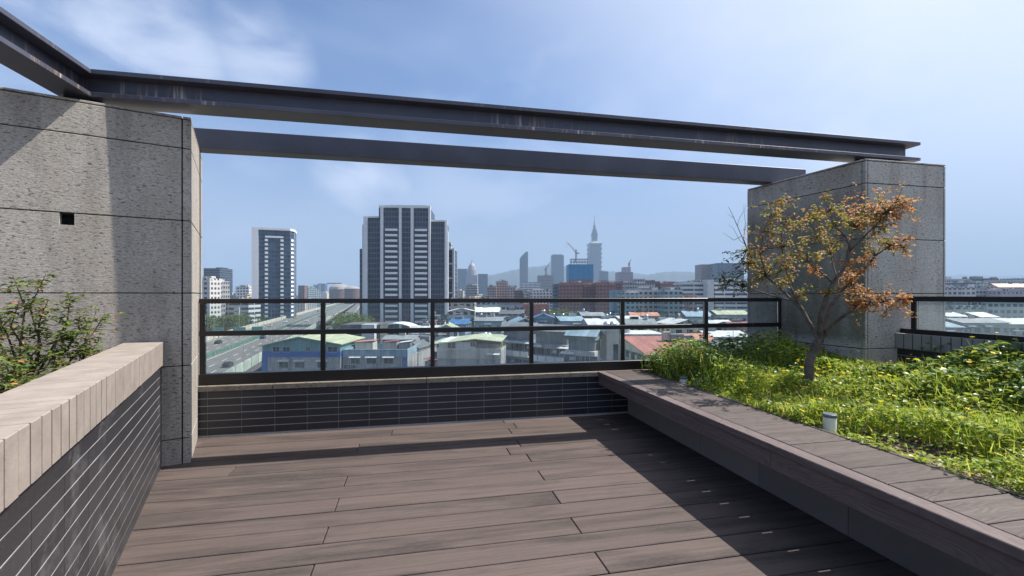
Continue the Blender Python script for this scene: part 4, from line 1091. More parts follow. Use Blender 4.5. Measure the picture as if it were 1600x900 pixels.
cr.build('crown', F['navy'], sk_)
MB().lathe([(kw(1.6), kz(352) + .05), (kw(1.3), kz(345)), (kw(.7), kz(344)), (kw(.5), kz(336))], 8).build('spire', F['navy'], sk_)

# ---- other skyline landmarks
def prism_tower(label, xl, xr, Y, poly, mat, d):
    """front outline polygon in pixel coords, swept back"""
    xm = (xl + xr) / 2
    r = empty('tower', px(xm, HOR, Y) + Vector((0, 0, GZ - EYE)), -YAW, label=label, cat='tower')
    MB().prism_y([(mpx(x - xm, Y), max(0, zpx(y, Y) - GZ)) for x, y in poly], 0, d).build('wall', mat, r); return r
prism_tower('hazy tower with a slanted blade shaped top left of the cylinder-like tower', 812, 825, 2000, [(812, 600), (825, 600), (825, 393), (822.5, 393), (820, 395), (815, 400), (812, 404)], F['navy'], 30)
r = prism_tower('hazy broad flat topped glass tower between the cranes', 861.5, 881, 2200, [(861.5, 600), (881, 600), (881, 399), (876, 398), (866, 398), (861.5, 399)], F['navy'], 40)
MB().box(-24, 24, 5, 35, zpx(398.6, 2200) - GZ, zpx(397.2, 2200) - GZ).build('roof_plant', F['grey'], r)
# stepped tower with conical crown
ct = empty('tower', px(737, HOR, 1700) + Vector((0, 0, GZ - EYE)), -YAW, label='hazy stepped tower with a pointed conical crown and pinnacle', cat='tower')
def cz(y): return zpx(y, 1700) - GZ
m = MB(); m.frustum(0, 12, 0, cz(430), mpx(9.3, 1700), 20, mpx(9.0, 1700), 20); m.build('wall', F['purple'], ct)
m = MB(); m.lathe([(mpx(8, 1700), cz(430) + .1), (mpx(7.2, 1700), cz(422)), (mpx(5, 1700), cz(415)), (mpx(2.2, 1700), cz(411)), (mpx(1, 1700), cz(410)), (mpx(.4, 1700), cz(405))], 12, 0, 12); m.build('crown', F['purple'], ct)
B = block
B('tower', 'hazy blue slab tower just left of the conical crowned tower', 715, 730, 420, 1850, 30, F['navy'], roofbits=False)
B('tower', 'hazy blue slab tower just right of the conical crowned tower', 747, 762, 428, 1600, 30, F['navy'], roofbits=False)
B('office_building', 'wide low glass office with horizontal bands below the slanted top tower', 812, 845, 441, 900, 40, F['office'], roofbits=False)
uc2 = B('building', 'grey unfinished tower block carrying a thin tower crane', 840, 865, 431, 1000, 30, F['grey'])
B('office_building', 'small hazy block at the right foot of the tallest skyscraper', 936, 950, 424, 1900, 40, F['navy'], roofbits=False)
pp = B('building', 'pale purple block with a stepped top right of the tallest skyscraper', 966, 988, 425, 1100, 40, F['purple'], roofbits=False)
w, d, h = dims(pp); MB().box(-w * .1, w * .4, -d * .3, d * .3, h + .003, h + mpx(8, 1100)).build('upper_storeys', F['purple'], pp)
B('tower', 'hazy brown slab tower left of the tree crown', 1094, 1121, 413, 1000, 35, F['brown'], roofbits=False)
B('tower', 'hazy teal glass tower partly behind the left twigs of the tree', 1118, 1160, 411, 950, 40, F['navy'], roofbits=False)

# tower under construction in blue netting, with steel frame
uc = B('unfinished_tower', 'unfinished tower wrapped in bright blue netting with bare steel on top', 888, 926, 437, 620, 26, F['brick'], roofbits=False, cat='building')
w, d, h = dims(uc); hn = mpx(24, 620)
m = MB(); m.box(-w / 2 - .4, w / 2 + .4, -d / 2 - .4, d / 2 + .4, h + .003, h + hn); m.build('blue_netting', M['net'], uc)
m = MB(); zt_ = h + hn + mpx(9, 620)
for i in range(6):
    for j in (0, 1): x = -w * .36 + i * w * .13; m.box(x - .35, x + .35, -d * .3 + j * d * .5, -d * .3 + j * d * .5 + .7, h + hn + .003, zt_)
for z in (h + hn + 3.6, zt_ - .4):
    for j in (0, 1): m.box(-w * .40, w * .33, -d * .3 + j * d * .5 - .1, -d * .3 + j * d * .5 + .85, z, z + .6)
m.build('steel_frame', M['crane'], uc)
def crane(label, x, yb, yt, xt, ytip, Y, back=.35):
    r = empty('tower_crane', px(x, yb, Y), -YAW, label=label, cat='crane'); k = Y / FPX
    Hm = (yb - yt) * k; jx, jz = (xt - x) * k, (yb - ytip) * k
    m = MB(); s = .9 * Y / 620
    for a in (-1, 1):
        for b in (-1, 1): m.tube([(a * s, b * s, 0), (a * s, b * s, Hm)], .2 * Y / 620, 4)
    n = 6
    for i in range(n): z0, z1 = Hm * i / n, Hm * (i + 1) / n; m.tube([(-s, -s, z0), (s, -s, z1)], .15 * Y / 620, 4); m.tube([(s, -s, z0), (-s, -s, z1)], .15 * Y / 620, 4)
    m.build('mast', M['crane'], r)
    m = MB(); zj = Hm * .72; A = Vector((0, 0, zj)); T = Vector((jx, 0, jz)); dirv = (T - A); nn = 9
    up = Vector((-dirv.z, 0, dirv.x)).normalized() * (1.3 * Y / 620) * (1 if jx < 0 else -1)
    if up.z < 0: up = -up
    m.tube([A, T], .2 * Y / 620, 4); m.tube([A + up, T], .16 * Y / 620, 4)
    for i in range(nn): p = A.lerp(T, i / nn); q = (A + up).lerp(T, (i + .5) / nn); m.tube([p, q], .14 * Y / 620, 4)
    m.build('jib', M['crane'], r)
    m = MB(); m.box(*sorted((0, -jx * back)), -1.1, 1.1, zj - .7, zj + .5)
    m.build('counter_jib', M['crane'], r)
    m = MB(); m.tube([(0, 0, Hm), T], .1 * Y / 620, 4); m.tube([(T.x, 0, T.z), (T.x, 0, T.z - (yb - ytip) * k * .28)], .1 * Y / 620, 4); m.build('cable', M['crane'], r)
crane('luffing tower crane rising over the blue netted tower', 900, 410, 390, 885.5, 378, 615)
crane('thin hazy tower crane on the grey unfinished block', 853, 431, 418, 860, 409, 995)
crane('faint tower crane above the pale purple block', 983, 417, 411, 986, 405, 1095)

# ---- middle distance, left part
B('tower', 'small dark slate tower left of the pale slab tower near the stone pier', 322, 347, 420, 650, 30, F['dark'])
B('apartment_block', 'narrow white apartment block with a dark side next to the left stone pier', 319, 331, 437, 300, 12, F['pale'])
B('apartment_block', 'bluish grey apartment block right of the narrow white one', 331, 343, 441, 320, 14, F['grey'])
lo = B('office_building', 'long low pale building behind the highway trees', 330, 392, 474, 330, 16, F['office'])
B('apartment_block', 'pale block with a dark penthouse left of the glass office tower', 371, 392, 449, 520, 20, F['pale'])
bd = empty('billboard', px(370, 495, 322), -YAW, label='white and red billboard standing above the highway trees', cat='billboard')
k = 322 / FPX
MB().box(-4.2 * k, 4.2 * k, -.3, .3, 0, 15 * k).build('board', M['lb_white'], bd)
MB().box(-3.2 * k, 3.2 * k, -.36, -.303, 7.5 * k, 9 * k).build('red_stripe', M['tin_red'], bd)
for a in (-2.6 * k, 2.6 * k): MB().box(a - .25, a + .25, -.2, .2, -(zpx(495, 322) - GZ), -.01).build('post', M['pole'], bd)
B('tower', 'hazy brownish slab right of the glass office tower', 467, 477, 446, 900, 18, F['brown'], roofbits=False)
for i, (a, b, y) in enumerate(((484, 490, 449), (490, 498, 445), (497, 508, 443))):
    B('tower', ('lowest', 'middle', 'tallest')[i] + ' of three faint blue towers clustered left of the stadium', a, b, y, 1900 + i * 90, 30, F['navy'], roofbits=False)
# stadium with pale roof
sd = empty('stadium', px(525, HOR, 1100) + Vector((0, 0, GZ - EYE)), -YAW, label='wide grey stadium with a pale curved roof beyond the highway', cat='stadium')
w_ = mpx(16, 1100); hs = zpx(452, 1100) - GZ
MB().lathe([(w_, 0), (w_ * 1.02, hs), (w_ * .98, hs + .01)], 28, 0, w_).build('wall', F['brown'], sd)
MB().lathe([(w_ * 1.04, hs + .02), (w_ * .9, hs + mpx(4, 1100)), (w_ * .6, hs + mpx(7, 1100)), (w_ * .3, hs + mpx(8.4, 1100))], 28, 0, w_).build('roof', M['roof_grey'], sd)
MB().box(-w_ * .9, w_ * .5, 1, 3, hs + mpx(8.6, 1100), hs + mpx(10, 1100)).build('roof_beam', M['roof_dark'], sd)
hl = empty('hall', px(546, HOR, 1000) + Vector((0, 0, GZ - EYE)), -YAW, label='round grey hall with a low dome right of the stadium', cat='hall')
w_ = mpx(12, 1000); hs = zpx(451, 1000) - GZ
MB().lathe([(w_, 0), (w_, hs)], 24, 0, w_).build('wall', F['brown'], hl)
MB().lathe([(w_ * 1.03, hs + .02), (w_ * .7, hs + mpx(3, 1000)), (w_ * .2, hs + mpx(4.6, 1000))], 24, 0, w_).build('roof', M['roof_grey'], hl)
# middle distance, centre
B('apartment_block', 'grey slab block with a dark penthouse below the conical crowned tower', 728, 746, 447, 600, 22, F['grey'])
B('apartment_block', 'cream block in the gap right of the slender white framed tower', 711, 724, 455, 700, 20, F['cream'])
for i, (a, b, y, Y) in enumerate(((762, 776, 449, 560), (775, 794, 441, 575), (793, 806, 449, 565))):
    B('apartment_block', ('left and lower wing', 'tall central part', 'right and lower wing')[i] + ' of the stepped pinkish apartment cluster', a, b, y, Y, 20, F['pink'])
B('apartment_block', 'dark reddish block right of the stepped pinkish cluster', 804, 818, 455, 520, 18, F['brown'])
B('apartment_block', 'tan block with small windows left of the blue end wall', 818, 830, 457, 500, 18, F['cream'])
B('apartment_block', 'grey white block below the wide low glass office', 829, 864, 455, 480, 20, F['pale'])
B('apartment_block', 'blue painted block at the left end of the red brick estate', 864, 882, 444, 420, 12, F['blue'], roofbits=False)
for i, (a, b, y, Y) in enumerate(((874, 910, 443, 400), (911, 927, 446, 405), (930, 960, 443, 395))):
    rr_ = B('apartment_block', ('large red brick block under the blue netted tower', 'narrow red brick block in the middle of the brick estate', 'red brick block right of the dark gap in the brick estate')[i], a, b, y, Y, 22, F['brick'])
    w, d, h = dims(rr_)
    MB().box(-w / 2 - .15, w / 2 + .15, -d / 2 - .2, -d / 2 - .003, h - 1.3, h + .5).build('cornice', M['tin_red'], rr_)
B('apartment_block', 'long dark brick terrace with stepped roofs left part', 961, 996, 443, 470, 20, F['brick'])
B('apartment_block', 'brown brick terrace in the middle with a raised stair head', 996, 1030, 441, 480, 20, F['brown'])
B('apartment_block', 'reddish brick terrace at the right end of the brick row', 1030, 1062, 444, 475, 20, F['brick'])
B('apartment_block', 'plain light blue end wall in front of the brick estate', 957, 971, 453, 330, 14, M['tin_skyblue'], roofbits=False)
for i, (a, b, y, Y) in enumerate(((971, 996, 460, 310), (993, 1030, 455, 318), (1036, 1064, 455, 300))):
    B('apartment_block', ('teal grey flats right beside the light blue end wall', 'pale flats with dark windows behind the white sheds', 'teal grey flats with an open roof frame')[i], a, b, y, Y, 16, (F['teal'], F['pale'], F['teal'])[i])
of = B('office_building', 'large pale banded block with rows of windows left of the tree', 1064, 1112, 442, 360, 22, F['office'])
of2 = B('office_building', 'tall white stair tower in the middle of the pale banded blocks', 1104, 1114, 437, 352, 10, M['lb_white'], roofbits=False)
B('office_building', 'pale banded block right of the white stair tower, seen through twigs', 1114, 1166, 441, 358, 22, F['office'])
B('apartment_block', 'slim pinkish block standing before the pale banded block', 1076, 1087, 459, 285, 9, F['pink'], roofbits=False)

# ---- near rooftops ------------------------------------------------
# factory with teal gable
Y = 100.0
fc = B('workshop', 'workshop with teal gable front, blue band and pale green roof beside the highway', 418, 540, 558, Y, 15, M['conc'], roofbits=False)
w, d, h = dims(fc)
def zz(y, Y=100.0): return zpx(y, Y) - GZ
MB().box(-w / 2, w / 2, -d / 2 - .06, d / 2, h + .003, zz(549)).build('blue_band', M['blue_paint'], fc)
xm = mpx(476 - 479, Y)
m = MB().prism_y([(-w / 2 + .02, zz(549) + .003), (w / 2 - .02, zz(549) + .003), (w / 2 - .02, zz(538)), (xm, zz(527)), (-w / 2 + .02, zz(541))], -d / 2, d / 2); m.build('gable_wall', M['tin_teal'], fc)
m = MB().prism_y([(-w / 2 - .5, zz(541.5)), (xm, zz(526.8)), (w / 2 + .5, zz(538.5)), (w / 2 + .5, zz(538.5) + .18), (xm, zz(526.8) + .18), (-w / 2 - .5, zz(541.5) + .18)], -d / 2 - .6, d / 2 + .5); m.build('roof', M['tin_green'], fc)
win_grid(fc, [-w / 2 + mpx(22, Y), -w / 2 + mpx(38, Y)], [zz(546)], (1.6, 1.3)); win_grid(fc, [w / 2 - mpx(12, Y)], [zz(546)], (2.2, 1.4)); win_grid(fc, [xm + mpx(14, Y)], [zz(545)], (1.0, 1.0))
win_grid(fc, [-w / 2 + mpx(x - 418, Y) for x in (452, 477, 512)], [zz(570)], (2.2, 1.4), awn=1, ac=.8)
MB().box(-w / 2 - .05, -w / 2 + mpx(9, Y), -d / 2 - .08, -d / 2 - .003, 0, h).build('blue_corner', M['blue_paint'], fc)
# annex
an = B('workshop', 'stained concrete annex with a pale blue parapet and cluttered roof', 541, 641, 558, 101, 13, M['conc'], roofbits=False)
w, d, h = dims(an)
for q in ((-w / 2 - .1, w / 2 + .1, -d / 2 - .12, -d / 2 + .2), (-w / 2, w / 2, d / 2 - .2, d / 2), (-w / 2, -w / 2 + .2, -d / 2 + .2, d / 2 - .2), (w / 2 - .2, w / 2, -d / 2 + .2, d / 2 - .2)): MB().box(*q, h + .003, zz(546, 101)).build('parapet', M['tin_skyblue'], an)
MB().box(w / 2 - mpx(9, 101), w / 2 + .06, -d / 2 - .06, -d / 2 - .003, 0, h).build('white_corner', M['lb_white'], an)
MB().box(w / 2 - mpx(8, 101), w / 2 + .08, -d / 2 - .09, -d / 2 - .063, zz(575, 101), zz(557.5, 101)).build('blue_panel', M['blue_paint'], an)
win_grid(an, [-w / 2 + mpx(x - 541, 101) for x in (560, 585, 612)], [zz(564, 101)], (2.2, 1.4), awn=.6, ac=.4); win_grid(an, [-w / 2 + mpx(x - 541, 101) for x in (523 + 4, 535 + 12, 541 + 14)], [zz(574, 101)], (1.6, 1.3))
# clutter on the annex roof
def shed(label, r, x, y, z, w, d, h, wm, rm):
    o = empty('roof_shed', r.matrix_basis @ Vector((x, y, z)), r.rotation_euler.z, label=label, cat='shed')
    MB().box(-w / 2, w / 2, -d / 2, d / 2, .003, h).build('wall', wm, o)
    MB().prism_y([(-w / 2 - .25, h + .004), (w / 2 + .25, h + .35), (w / 2 + .25, h + .43), (-w / 2 - .25, h + .09)], -d / 2 - .3, d / 2 + .3).build('roof', rm, o); return o
ah = h
shed('cream lean-to shed with posts on the annex roof', an, -w * .32, 1.5, ah, 4.2, 3.5, 2.6, M['conc_pale'], M['tin_orange'])
shed('pink covered shed on the annex roof', an, w * .1, 2.0, ah, 2.8, 2.6, 2.5, M['conc'], M['tin_red'])
shed('small grey shed at the right end of the annex roof', an, w * .33, 3.0, ah, 2.5, 3.0, 2.3, M['tin_grey'], M['tin_white'])
# green roof house
gh = B('house', 'grey stained house with a pale green tin roof right of the narrow street', 684, 791, 551, 84, 12, M['conc'], roofbits=False, yaw=-4)
w, d, h = dims(gh)
def z84(y): return zpx(y, 84) - GZ
MB().box(-w / 2 + .2, w * .10, -d / 2 + .3, d / 2 - 1, h + .003, z84(535)).build('upper_wall', M['tin_white'], gh)
MB().box(w * .10 + .003, w / 2 - .6, -d / 2 + 2.5, d / 2 - 1, h + .003, z84(540)).build('upper_wall', M['conc'], gh)
m = MB(); x0, xm, x1 = -w / 2 - 1.6, w * .10, w / 2 + .2; 
m.prism_y([(x0, z84(540)), (xm, z84(530.5)), (x1, z84(534.5)), (x1, z84(534.5) + .15), (xm, z84(530.5) + .15), (x0, z84(540) + .15)], -d / 2 - .5, d / 2 + .2); m.build('roof', M['tin_green'], gh)
for q in ((-w / 2 - .05, w / 2 + .05, -d / 2 - .1, -d / 2 + .15),): MB().box(*q, h + .004 - 1.2, h + .75).build('parapet', M['conc_pale'], gh)
win_grid(gh, [-w / 2 + mpx(22, 84)], [z84(540.5)], (1.6, 1.3), y=-d / 2 + .3); win_grid(gh, [-w / 2 + mpx(56, 84)], [z84(538.5)], (1.0, 1.0), y=-d / 2 + .3)
win_grid(gh, [-w / 2 + mpx(58, 84)], [z84(557)], (1.6, 1.3)); child('awning', AWN, gh, (w / 2 - 1.4, -d / 2 - .12, z84(554)))
# diagonal rows of flats with balconies
def flats(label, xl, xr, yt, Y, d, yaw, wall, roof, roofname, floors=4, bays=3, tone='slab', base=GZ):
    r = B('apartment_block', label, xl, xr, yt, Y, d, wall, yaw=yaw, roofbits=False, base=base)
    w, d, h = dims(r); bw = w / bays
    for f in range(floors):
        z = h - 3.2 - f * 3.2
        for b in range(bays):
            x = -w / 2 + bw * (b + .5)
            m = MB(); m.box(x - bw * .45, x + bw * .45, -d / 2 - 1.1, -d / 2 - .003, z - .15, z); m.box(x - bw * .45, x + bw * .45, -d / 2 - 1.1, -d / 2 - 1.0, z + .003, z + 1.0)
            m.build('balcony', M[tone], r)
            child('window', WIN[random.choice(((2.2, 1.4), (3.0, 1.5)))], r, (x, -d / 2 - .005, z + 1.75))
            if random.random() < .5: child('awning', AWN, r, (x + random.uniform(-.4, .4), -d / 2 - .006, z + 2.65))
            if random.random() < .5: child('air_conditioner', ACM, r, (x + bw * .3, -d / 2 - .02, z + 1.9))
    if roofname == 'flat':
        MB().box(-w / 2, w / 2, -d / 2, -d / 2 + .2, h + .003, h + 1).build('parapet', M[tone], r)
        MB().box(-w * .3, w * .1, 0, d * .35, h + .003, h + 2.7).build('stair_head', wall, r)
    else:
        a = MB().box(-w / 2 + .3, w / 2 - .3, -d / 2 + .9, d / 2 - .3, h + .003, h + 2.3); a.build('roof_room', M['tin_grey'], r)
        gable(r, -w / 2 - .3, w / 2 + .3, -d / 2 + .2, d / 2 + .2, h + 2.4, h + 3.6, [roof, M['tin_grey']], axis='x', ridge=.55)
    return r
flats('teal balconied flats in the second street bay left of the blue roof', 780, 846, 533, 95, 3.5, -38, M['conc_teal'], M['tin_grey'], 'tin', bays=4)
flats('grey balconied flats with a long light tin roof', 832, 902, 540, 86, 4, -34, M['conc'], M['tin_grey'], 'tin', bays=4)
flats('balconied flats under a light blue tin roof beside the beige block', 884, 946, 550, 76, 4, -30, M['conc_pale'], M['tin_skyblue'], 'tin', bays=3)
bg_ = B('apartment_block', 'plain beige block with a dark vertical recess behind the bench end', 939, 972, 518, 78, 9, M['conc_pale'], roofbits=False, yaw=4)
w, d, h = dims(bg_); MB().box(-.35, .55, -d / 2 - .02, -d / 2 + .2, 4, h - 2.2).build('window_recess', M['winglass'], bg_); MB().box(-w / 2 - .1, w / 2 + .1, -d / 2 - .1, d / 2, h + .003, h + .4).build('parapet', M['lb_white'], bg_)
wh = B('house', 'white rendered house right of the beige block', 972, 1034, 524, 96, 10, M['lb_white'], roofbits=False)
w, d, h = dims(wh); win_grid(wh, [-w / 2 + 2.4, w / 2 - 2.4], [h - 1.8, h - 5], (1.6, 1.3), awn=.6); MB().box(-w / 2 - .2, w / 2 + .2, -d / 2 - .25, d / 2, h + .003, h + .3).build('roof', M['tin_white'], wh)
VENTS = [MB().box(-.7, .7, -.5, .5, 0, 1.5).mesh('roof_vent', [M['conc_pale']]), MB().box(-1.3, 1.3, -.8, .8, 0, 1.1).mesh('roof_vent', [M['tin_grey']]), MB().lathe([(.06, 0), (.06, 2.6), (.05, 2.61)], 6).mesh('roof_vent', [M['pole']]), MB().box(-.4, .4, -.4, .4, 0, 2.0).mesh('roof_vent', [M['tin_dark']])]
def hall(label, xl, xr, yeave, yridge, Y, d, wall, roof, axis='y', ridge=.5, yaw=0, name='house'):
    r = B(name, label, xl, xr, yeave, Y, d, wall, roofbits=False, yaw=yaw); w, d, h = dims(r)
    gable(r, -w / 2 - .4, w / 2 + .4, -d / 2 - .4, d / 2 + .4, h + .01, h + .01 + mpx(yeave - yridge, Y), [roof, wall], axis=axis, ridge=ridge)
    for _ in range(random.randint(2, 4)): child('awning', AWN, r, (random.uniform(-.42, .42) * w, -d / 2 - .006, h - random.choice((1.0, 4.2, 4.4))))
    for _ in range(random.randint(1, 3)): child('air_conditioner', ACM, r, (random.uniform(-.45, .45) * w, -d / 2 - .01, h - random.choice((1.9, 2.4, 5.2))))
    up = mpx(yeave - yridge, Y)
    for _ in range(random.randint(1, 3)): child('roof_vent', random.choice(VENTS), r, (random.uniform(-.3, .3) * w if axis == 'x' else 0, d * .0 + (random.uniform(-.3, .3) * d if axis == 'y' else 0), h + up * .85))
    return r
hall('house with a wide faded red roof showing above the weeds', 984, 1108, 556, 536, 76, 15, M['shed_teal'], M['tin_red'], axis='x', ridge=.72, yaw=8)
hall('shed with a bright white tent roof behind the red roof', 1000, 1072, 536, 526, 106, 10, M['shed_pale'], M['tin_white'], axis='x')
hall('low house with an orange roof right of the white tent roof', 1070, 1112, 533, 524, 112, 9, M['shed_pale'], M['tin_orange'], axis='x')
hall('low dark green shed roof between orange and red roofs', 1066, 1106, 539, 533, 98, 6, M['shed_grey'], M['tin_dark'], axis='x')
hall('grey shed with a white roof close behind the right part of the glass', 1104, 1166, 527, 520, 118, 12, M['shed_teal'], M['tin_white'], axis='x')
hall('grey tin roofed house left of the mossy pier', 1112, 1180, 548, 538, 88, 11, M['shed_grey'], M['tin_grey'], axis='x', yaw=6)
# second row, seen through the upper panes
rows = [
 (698, 742, 487, 482, 210, 12, 'pale', 'tin_white', 'y', 'cream flats with a white shed roof right of the dark tower'),
 (700, 736, 507, 500, 150, 14, 'blue', 'tin_blue', 'x', 'house clad in strong blue sheet below the cream flats'),
 (676, 716, 517, 508, 135, 14, 'teal', 'tin_green', 'y', 'low hall with a pale green roof at the foot of the dark tower'),
 (740, 782, 488, 481, 200, 13, 'grey', 'tin_white', 'x', 'grey flats under two white lean-to roofs'),
 (742, 790, 502, 497, 160, 14, 'teal', 'tin_grey', 'x', 'long teal grey house in the middle row with a grey roof'),
 (780, 822, 491, 485, 190, 12, 'grey', 'tin_dark', 'x', 'dark grey roofed house between the pink block and grey flats'),
 (795, 836, 506, 498, 150, 13, 'teal', 'tin_skyblue', 'y', 'house with a pale blue gable left of the second glass post'),
 (832, 868, 498, 491, 170, 12, 'blue', 'tin_blue', 'y', 'dark blue gabled house right of the second glass post'),
 (868, 914, 502, 496, 165, 14, 'teal', 'tin_skyblue', 'x', 'pale blue roofed shed in the middle of the panes'),
 (908, 944, 494, 489, 200, 12, 'brown', 'tin_grey', 'x', 'small brown house before the brick estate'),
 (916, 966, 508, 500, 150, 14, 'grey', 'tin_white', 'x', 'long house with a wide white roof near the beige block'),
 (962, 1004, 500, 495, 180, 12, 'cream', 'tin_white', 'x', 'cream house with a bright white roof left of the third glass post'),
 (978, 1030, 509, 500, 150, 13, 'pale', 'tin_grey', 'x', 'pale house with a light grey hipped roof'),
 (985, 1032, 494, 489, 205, 12, 'cream', 'tin_orange', 'x', 'house with a rust orange roof before the teal flats'),
 (1032, 1072, 503, 497, 165, 13, 'pale', 'tin_dark', 'x', 'house with a dark roof right of the grey hipped one'),
 (1040, 1096, 508, 500, 150, 13, 'cream', 'tin_white', 'y', 'house with a cream white gable before the pinkish block'),
 (1070, 1112, 495, 487, 190, 12, 'teal', 'tin_skyblue', 'x', 'teal house with a pale roof under the banded blocks'),
 (1108, 1146, 507, 502, 150, 13, 'pale', 'tin_white', 'x', 'pale house with white roof near the mossy pier'),
 (1118, 1170, 492, 486, 200, 13, 'grey', 'tin_green', 'x', 'grey house with pale green roof under the banded blocks'),
 (1140, 1190, 512, 505, 140, 13, 'pink', 'tin_red', 'x', 'pinkish house with a dull red roof beside the mossy pier'),
]
for xl, xr, ye, yr, Y, d, wm, rm, ax, lb in rows: hall(lb, xl, xr, ye, yr, Y, d, F[wm], M[rm], axis=ax, yaw=random.uniform(-9, 9))
B('apartment_block', 'salmon pink block behind the second glass post', 818, 857, 475, 240, 12, M['tin_red'], roofbits=False)
B('apartment_block', 'grey flats with roof sheds left of the salmon pink block', 778, 820, 478, 255, 14, F['grey'])
B('apartment_block', 'bluish grey flats behind the white lean-to roofs', 742, 780, 473, 290, 14, F['teal'])
B('apartment_block', 'pale flats right of the slender white framed tower', 704, 742, 472, 270, 14, F['cream'])
# station with arched canopy and long dark sheds
ar = empty('station_canopy', px(622, 514, 190), -YAW, label='white arched canopy at the foot of the dark tower', cat='canopy')
k = 190 / FPX; n = 14; m = MB(); v = []
for i in range(n + 1):
    t = i / n; x = (-28 + 56 * t) * k; z = (9.5 * math.sin(math.pi * (0.08 + .84 * t)) ** 1.0 - 1) * k
    v += [(x, -4, z), (x, 8, z), (x, 8, z + .35), (x, -4, z + .35)]
fs = [(4 * i + a, 4 * i + (a + 1) % 4, 4 * i + 4 + (a + 1) % 4, 4 * i + 4 + a) for i in range(n) for a in range(4)]
m.add(v, fs + [(3, 2, 1, 0), (4 * n, 4 * n + 1, 4 * n + 2, 4 * n + 3)]); m.build('roof', M['slab'], ar, smooth=False)
for x in (-22, -8, 8, 22): MB().box(x * k - .3, x * k + .3, 1, 1.6, -14.5, 0.3).build('column', M['pole'], ar)
B('shed', 'long low dark grey shed left of the arched canopy', 536, 598, 507, 175, 16, M['roof_dark'], roofbits=False)
B('shed', 'small white shed between the arched canopy and the highway', 566, 586, 507, 172, 5, M['lb_white'], roofbits=False)
hall('pale flat gabled hall right of the arched canopy', 640, 690, 517, 511, 160, 14, F['pale'], M['tin_white'], axis='x')
hall('low grey shed left of the narrow street', 600, 650, 531, 526, 128, 9, M['conc'], M['tin_grey'], axis='x')
hall('dark tiled house bordering the narrow street', 642, 668, 545, 535, 112, 12, M['conc'], M['tin_dark'], axis='y', yaw=-12)

# ---- right side rooftops seen past the right pier
right = [
 (1470, 1512, 437, 500, 'grey', 'grey block with a flat roof line right of the right pier'),
 (1522, 1556, 436, 520, 'brown', 'brown topped block highest on the right skyline'),
 (1500, 1526, 443, 430, 'curtain', 'blue glass block on the right skyline'),
 (1526, 1556, 444, 420, 'teal', 'green glass fronted block on the right skyline'),
 (1556, 1620, 438, 500, 'teal', 'long bluish block at the right picture edge'),
 (1474, 1500, 452, 330, 'pale', 'pale flats touching the edge of the right pier'),
 (1496, 1518, 450, 300, 'pale', 'white stair tower block behind the right railing'),
 (1515, 1560, 455, 340, 'grey', 'long grey flats behind the right railing'),
 (1556, 1640, 456, 330, 'purple', 'wide grey purple flats at the far right'),
 (1478, 1530, 480, 190, 'teal', 'teal flats seen low through the right glass'),
 (1540, 1640, 474, 230, 'teal', 'wide teal grey flats through the right glass'),
 (1600, 1680, 446, 420, 'pale', 'pale block just past the right picture edge'),
]
for a, b, y, Y, mt, lb in right: B('apartment_block', lb, a, b, y, Y, 18, F[mt])
rt = [(1556, 1640, 449, 443, 400, 'cream', 'tin_orange', 'building with a bright orange roof on the right skyline'),
      (1470, 1512, 487, 482, 200, 'pale', 'tin_white', 'house with a long white roof beside the right pier'),
      (1472, 1504, 495, 489, 170, 'pale', 'tin_white', 'second white roofed house beside the right pier, nearer'),
      (1524, 1552, 496, 489, 180, 'pale', 'tin_white', 'low house with a pinkish white roof through the right glass'),
      (1494, 1566, 505, 499, 150, 'teal', 'tin_grey', 'teal painted flats in front of the pinkish white roof'),
      (1562, 1650, 507, 499, 150, 'teal', 'tin_white', 'teal flats with a broad white roof at the far right'),
      (1470, 1496, 512, 505, 140, 'blue', 'tin_skyblue', 'light blue house at the lower left of the right glass')]
for a, b, y, yr, Y, wm, rm, lb in rt: hall(lb, a, b, y, yr, Y, 12, F[wm], M[rm], axis='x')

# ---- generic far blocks: small repeats lost in the haze
random.seed(99)
kinds = [('pale', 'small pale block in the distant haze'), ('grey', 'small grey block in the distant haze'), ('cream', 'small cream block in the distant haze'), ('brown', 'small brownish block in the distant haze'), ('teal', 'small teal grey block in the distant haze')]
proto = {}
for kd, lb in kinds:
    for q in range(4):
        w, d, h = random.uniform(14, 30), random.uniform(12, 22), random.uniform(16, 40)
        m = MB().box(-w / 2, w / 2, -d / 2, d / 2, 0, h); a = random.uniform(.2, .5); m.box(-w * a / 2 + 1, w * a / 2 + 1, -d * .2, d * .3, h + .003, h + random.uniform(2.5, 5))
        proto[(kd, q)] = m.mesh('distant_building', F[kd])
def far(x, Y, kd, lb, sc=1.0):
    o = bpy.data.objects.new('distant_building', proto[(kd, random.randrange(4))]); COL.objects.link(o)
    o.location = C((x - 800) / FPX * Y, Y, GZ); o.rotation_euler = (0, 0, random.uniform(-.6, .6)); o.scale = (1, 1, sc)
    tag(o, lb, 'building', 'distant ' + lb.split()[1] + ' blocks lost in the haze')
for i in range(240):
    Y = 420 + 1500 * random.random() ** 1.3
    x = random.uniform(300, 1200) if i % 5 else random.uniform(1440, 1720)
    # keep the highway corridor open
    Xm = (x - 800) / FPX * Y; off = Xm * .9534 + Y * .3017
    if -86 < off < 6: continue
    kd, lb = random.choice(kinds); far(x, Y, kd, lb, random.uniform(.65, 1.15))
TANK = MB().lathe([(.55, 0), (.62, .15), (.62, 1.5), (.35, 1.75), (.1, 1.8)], 12).mesh('water_tank', [M['tank']])
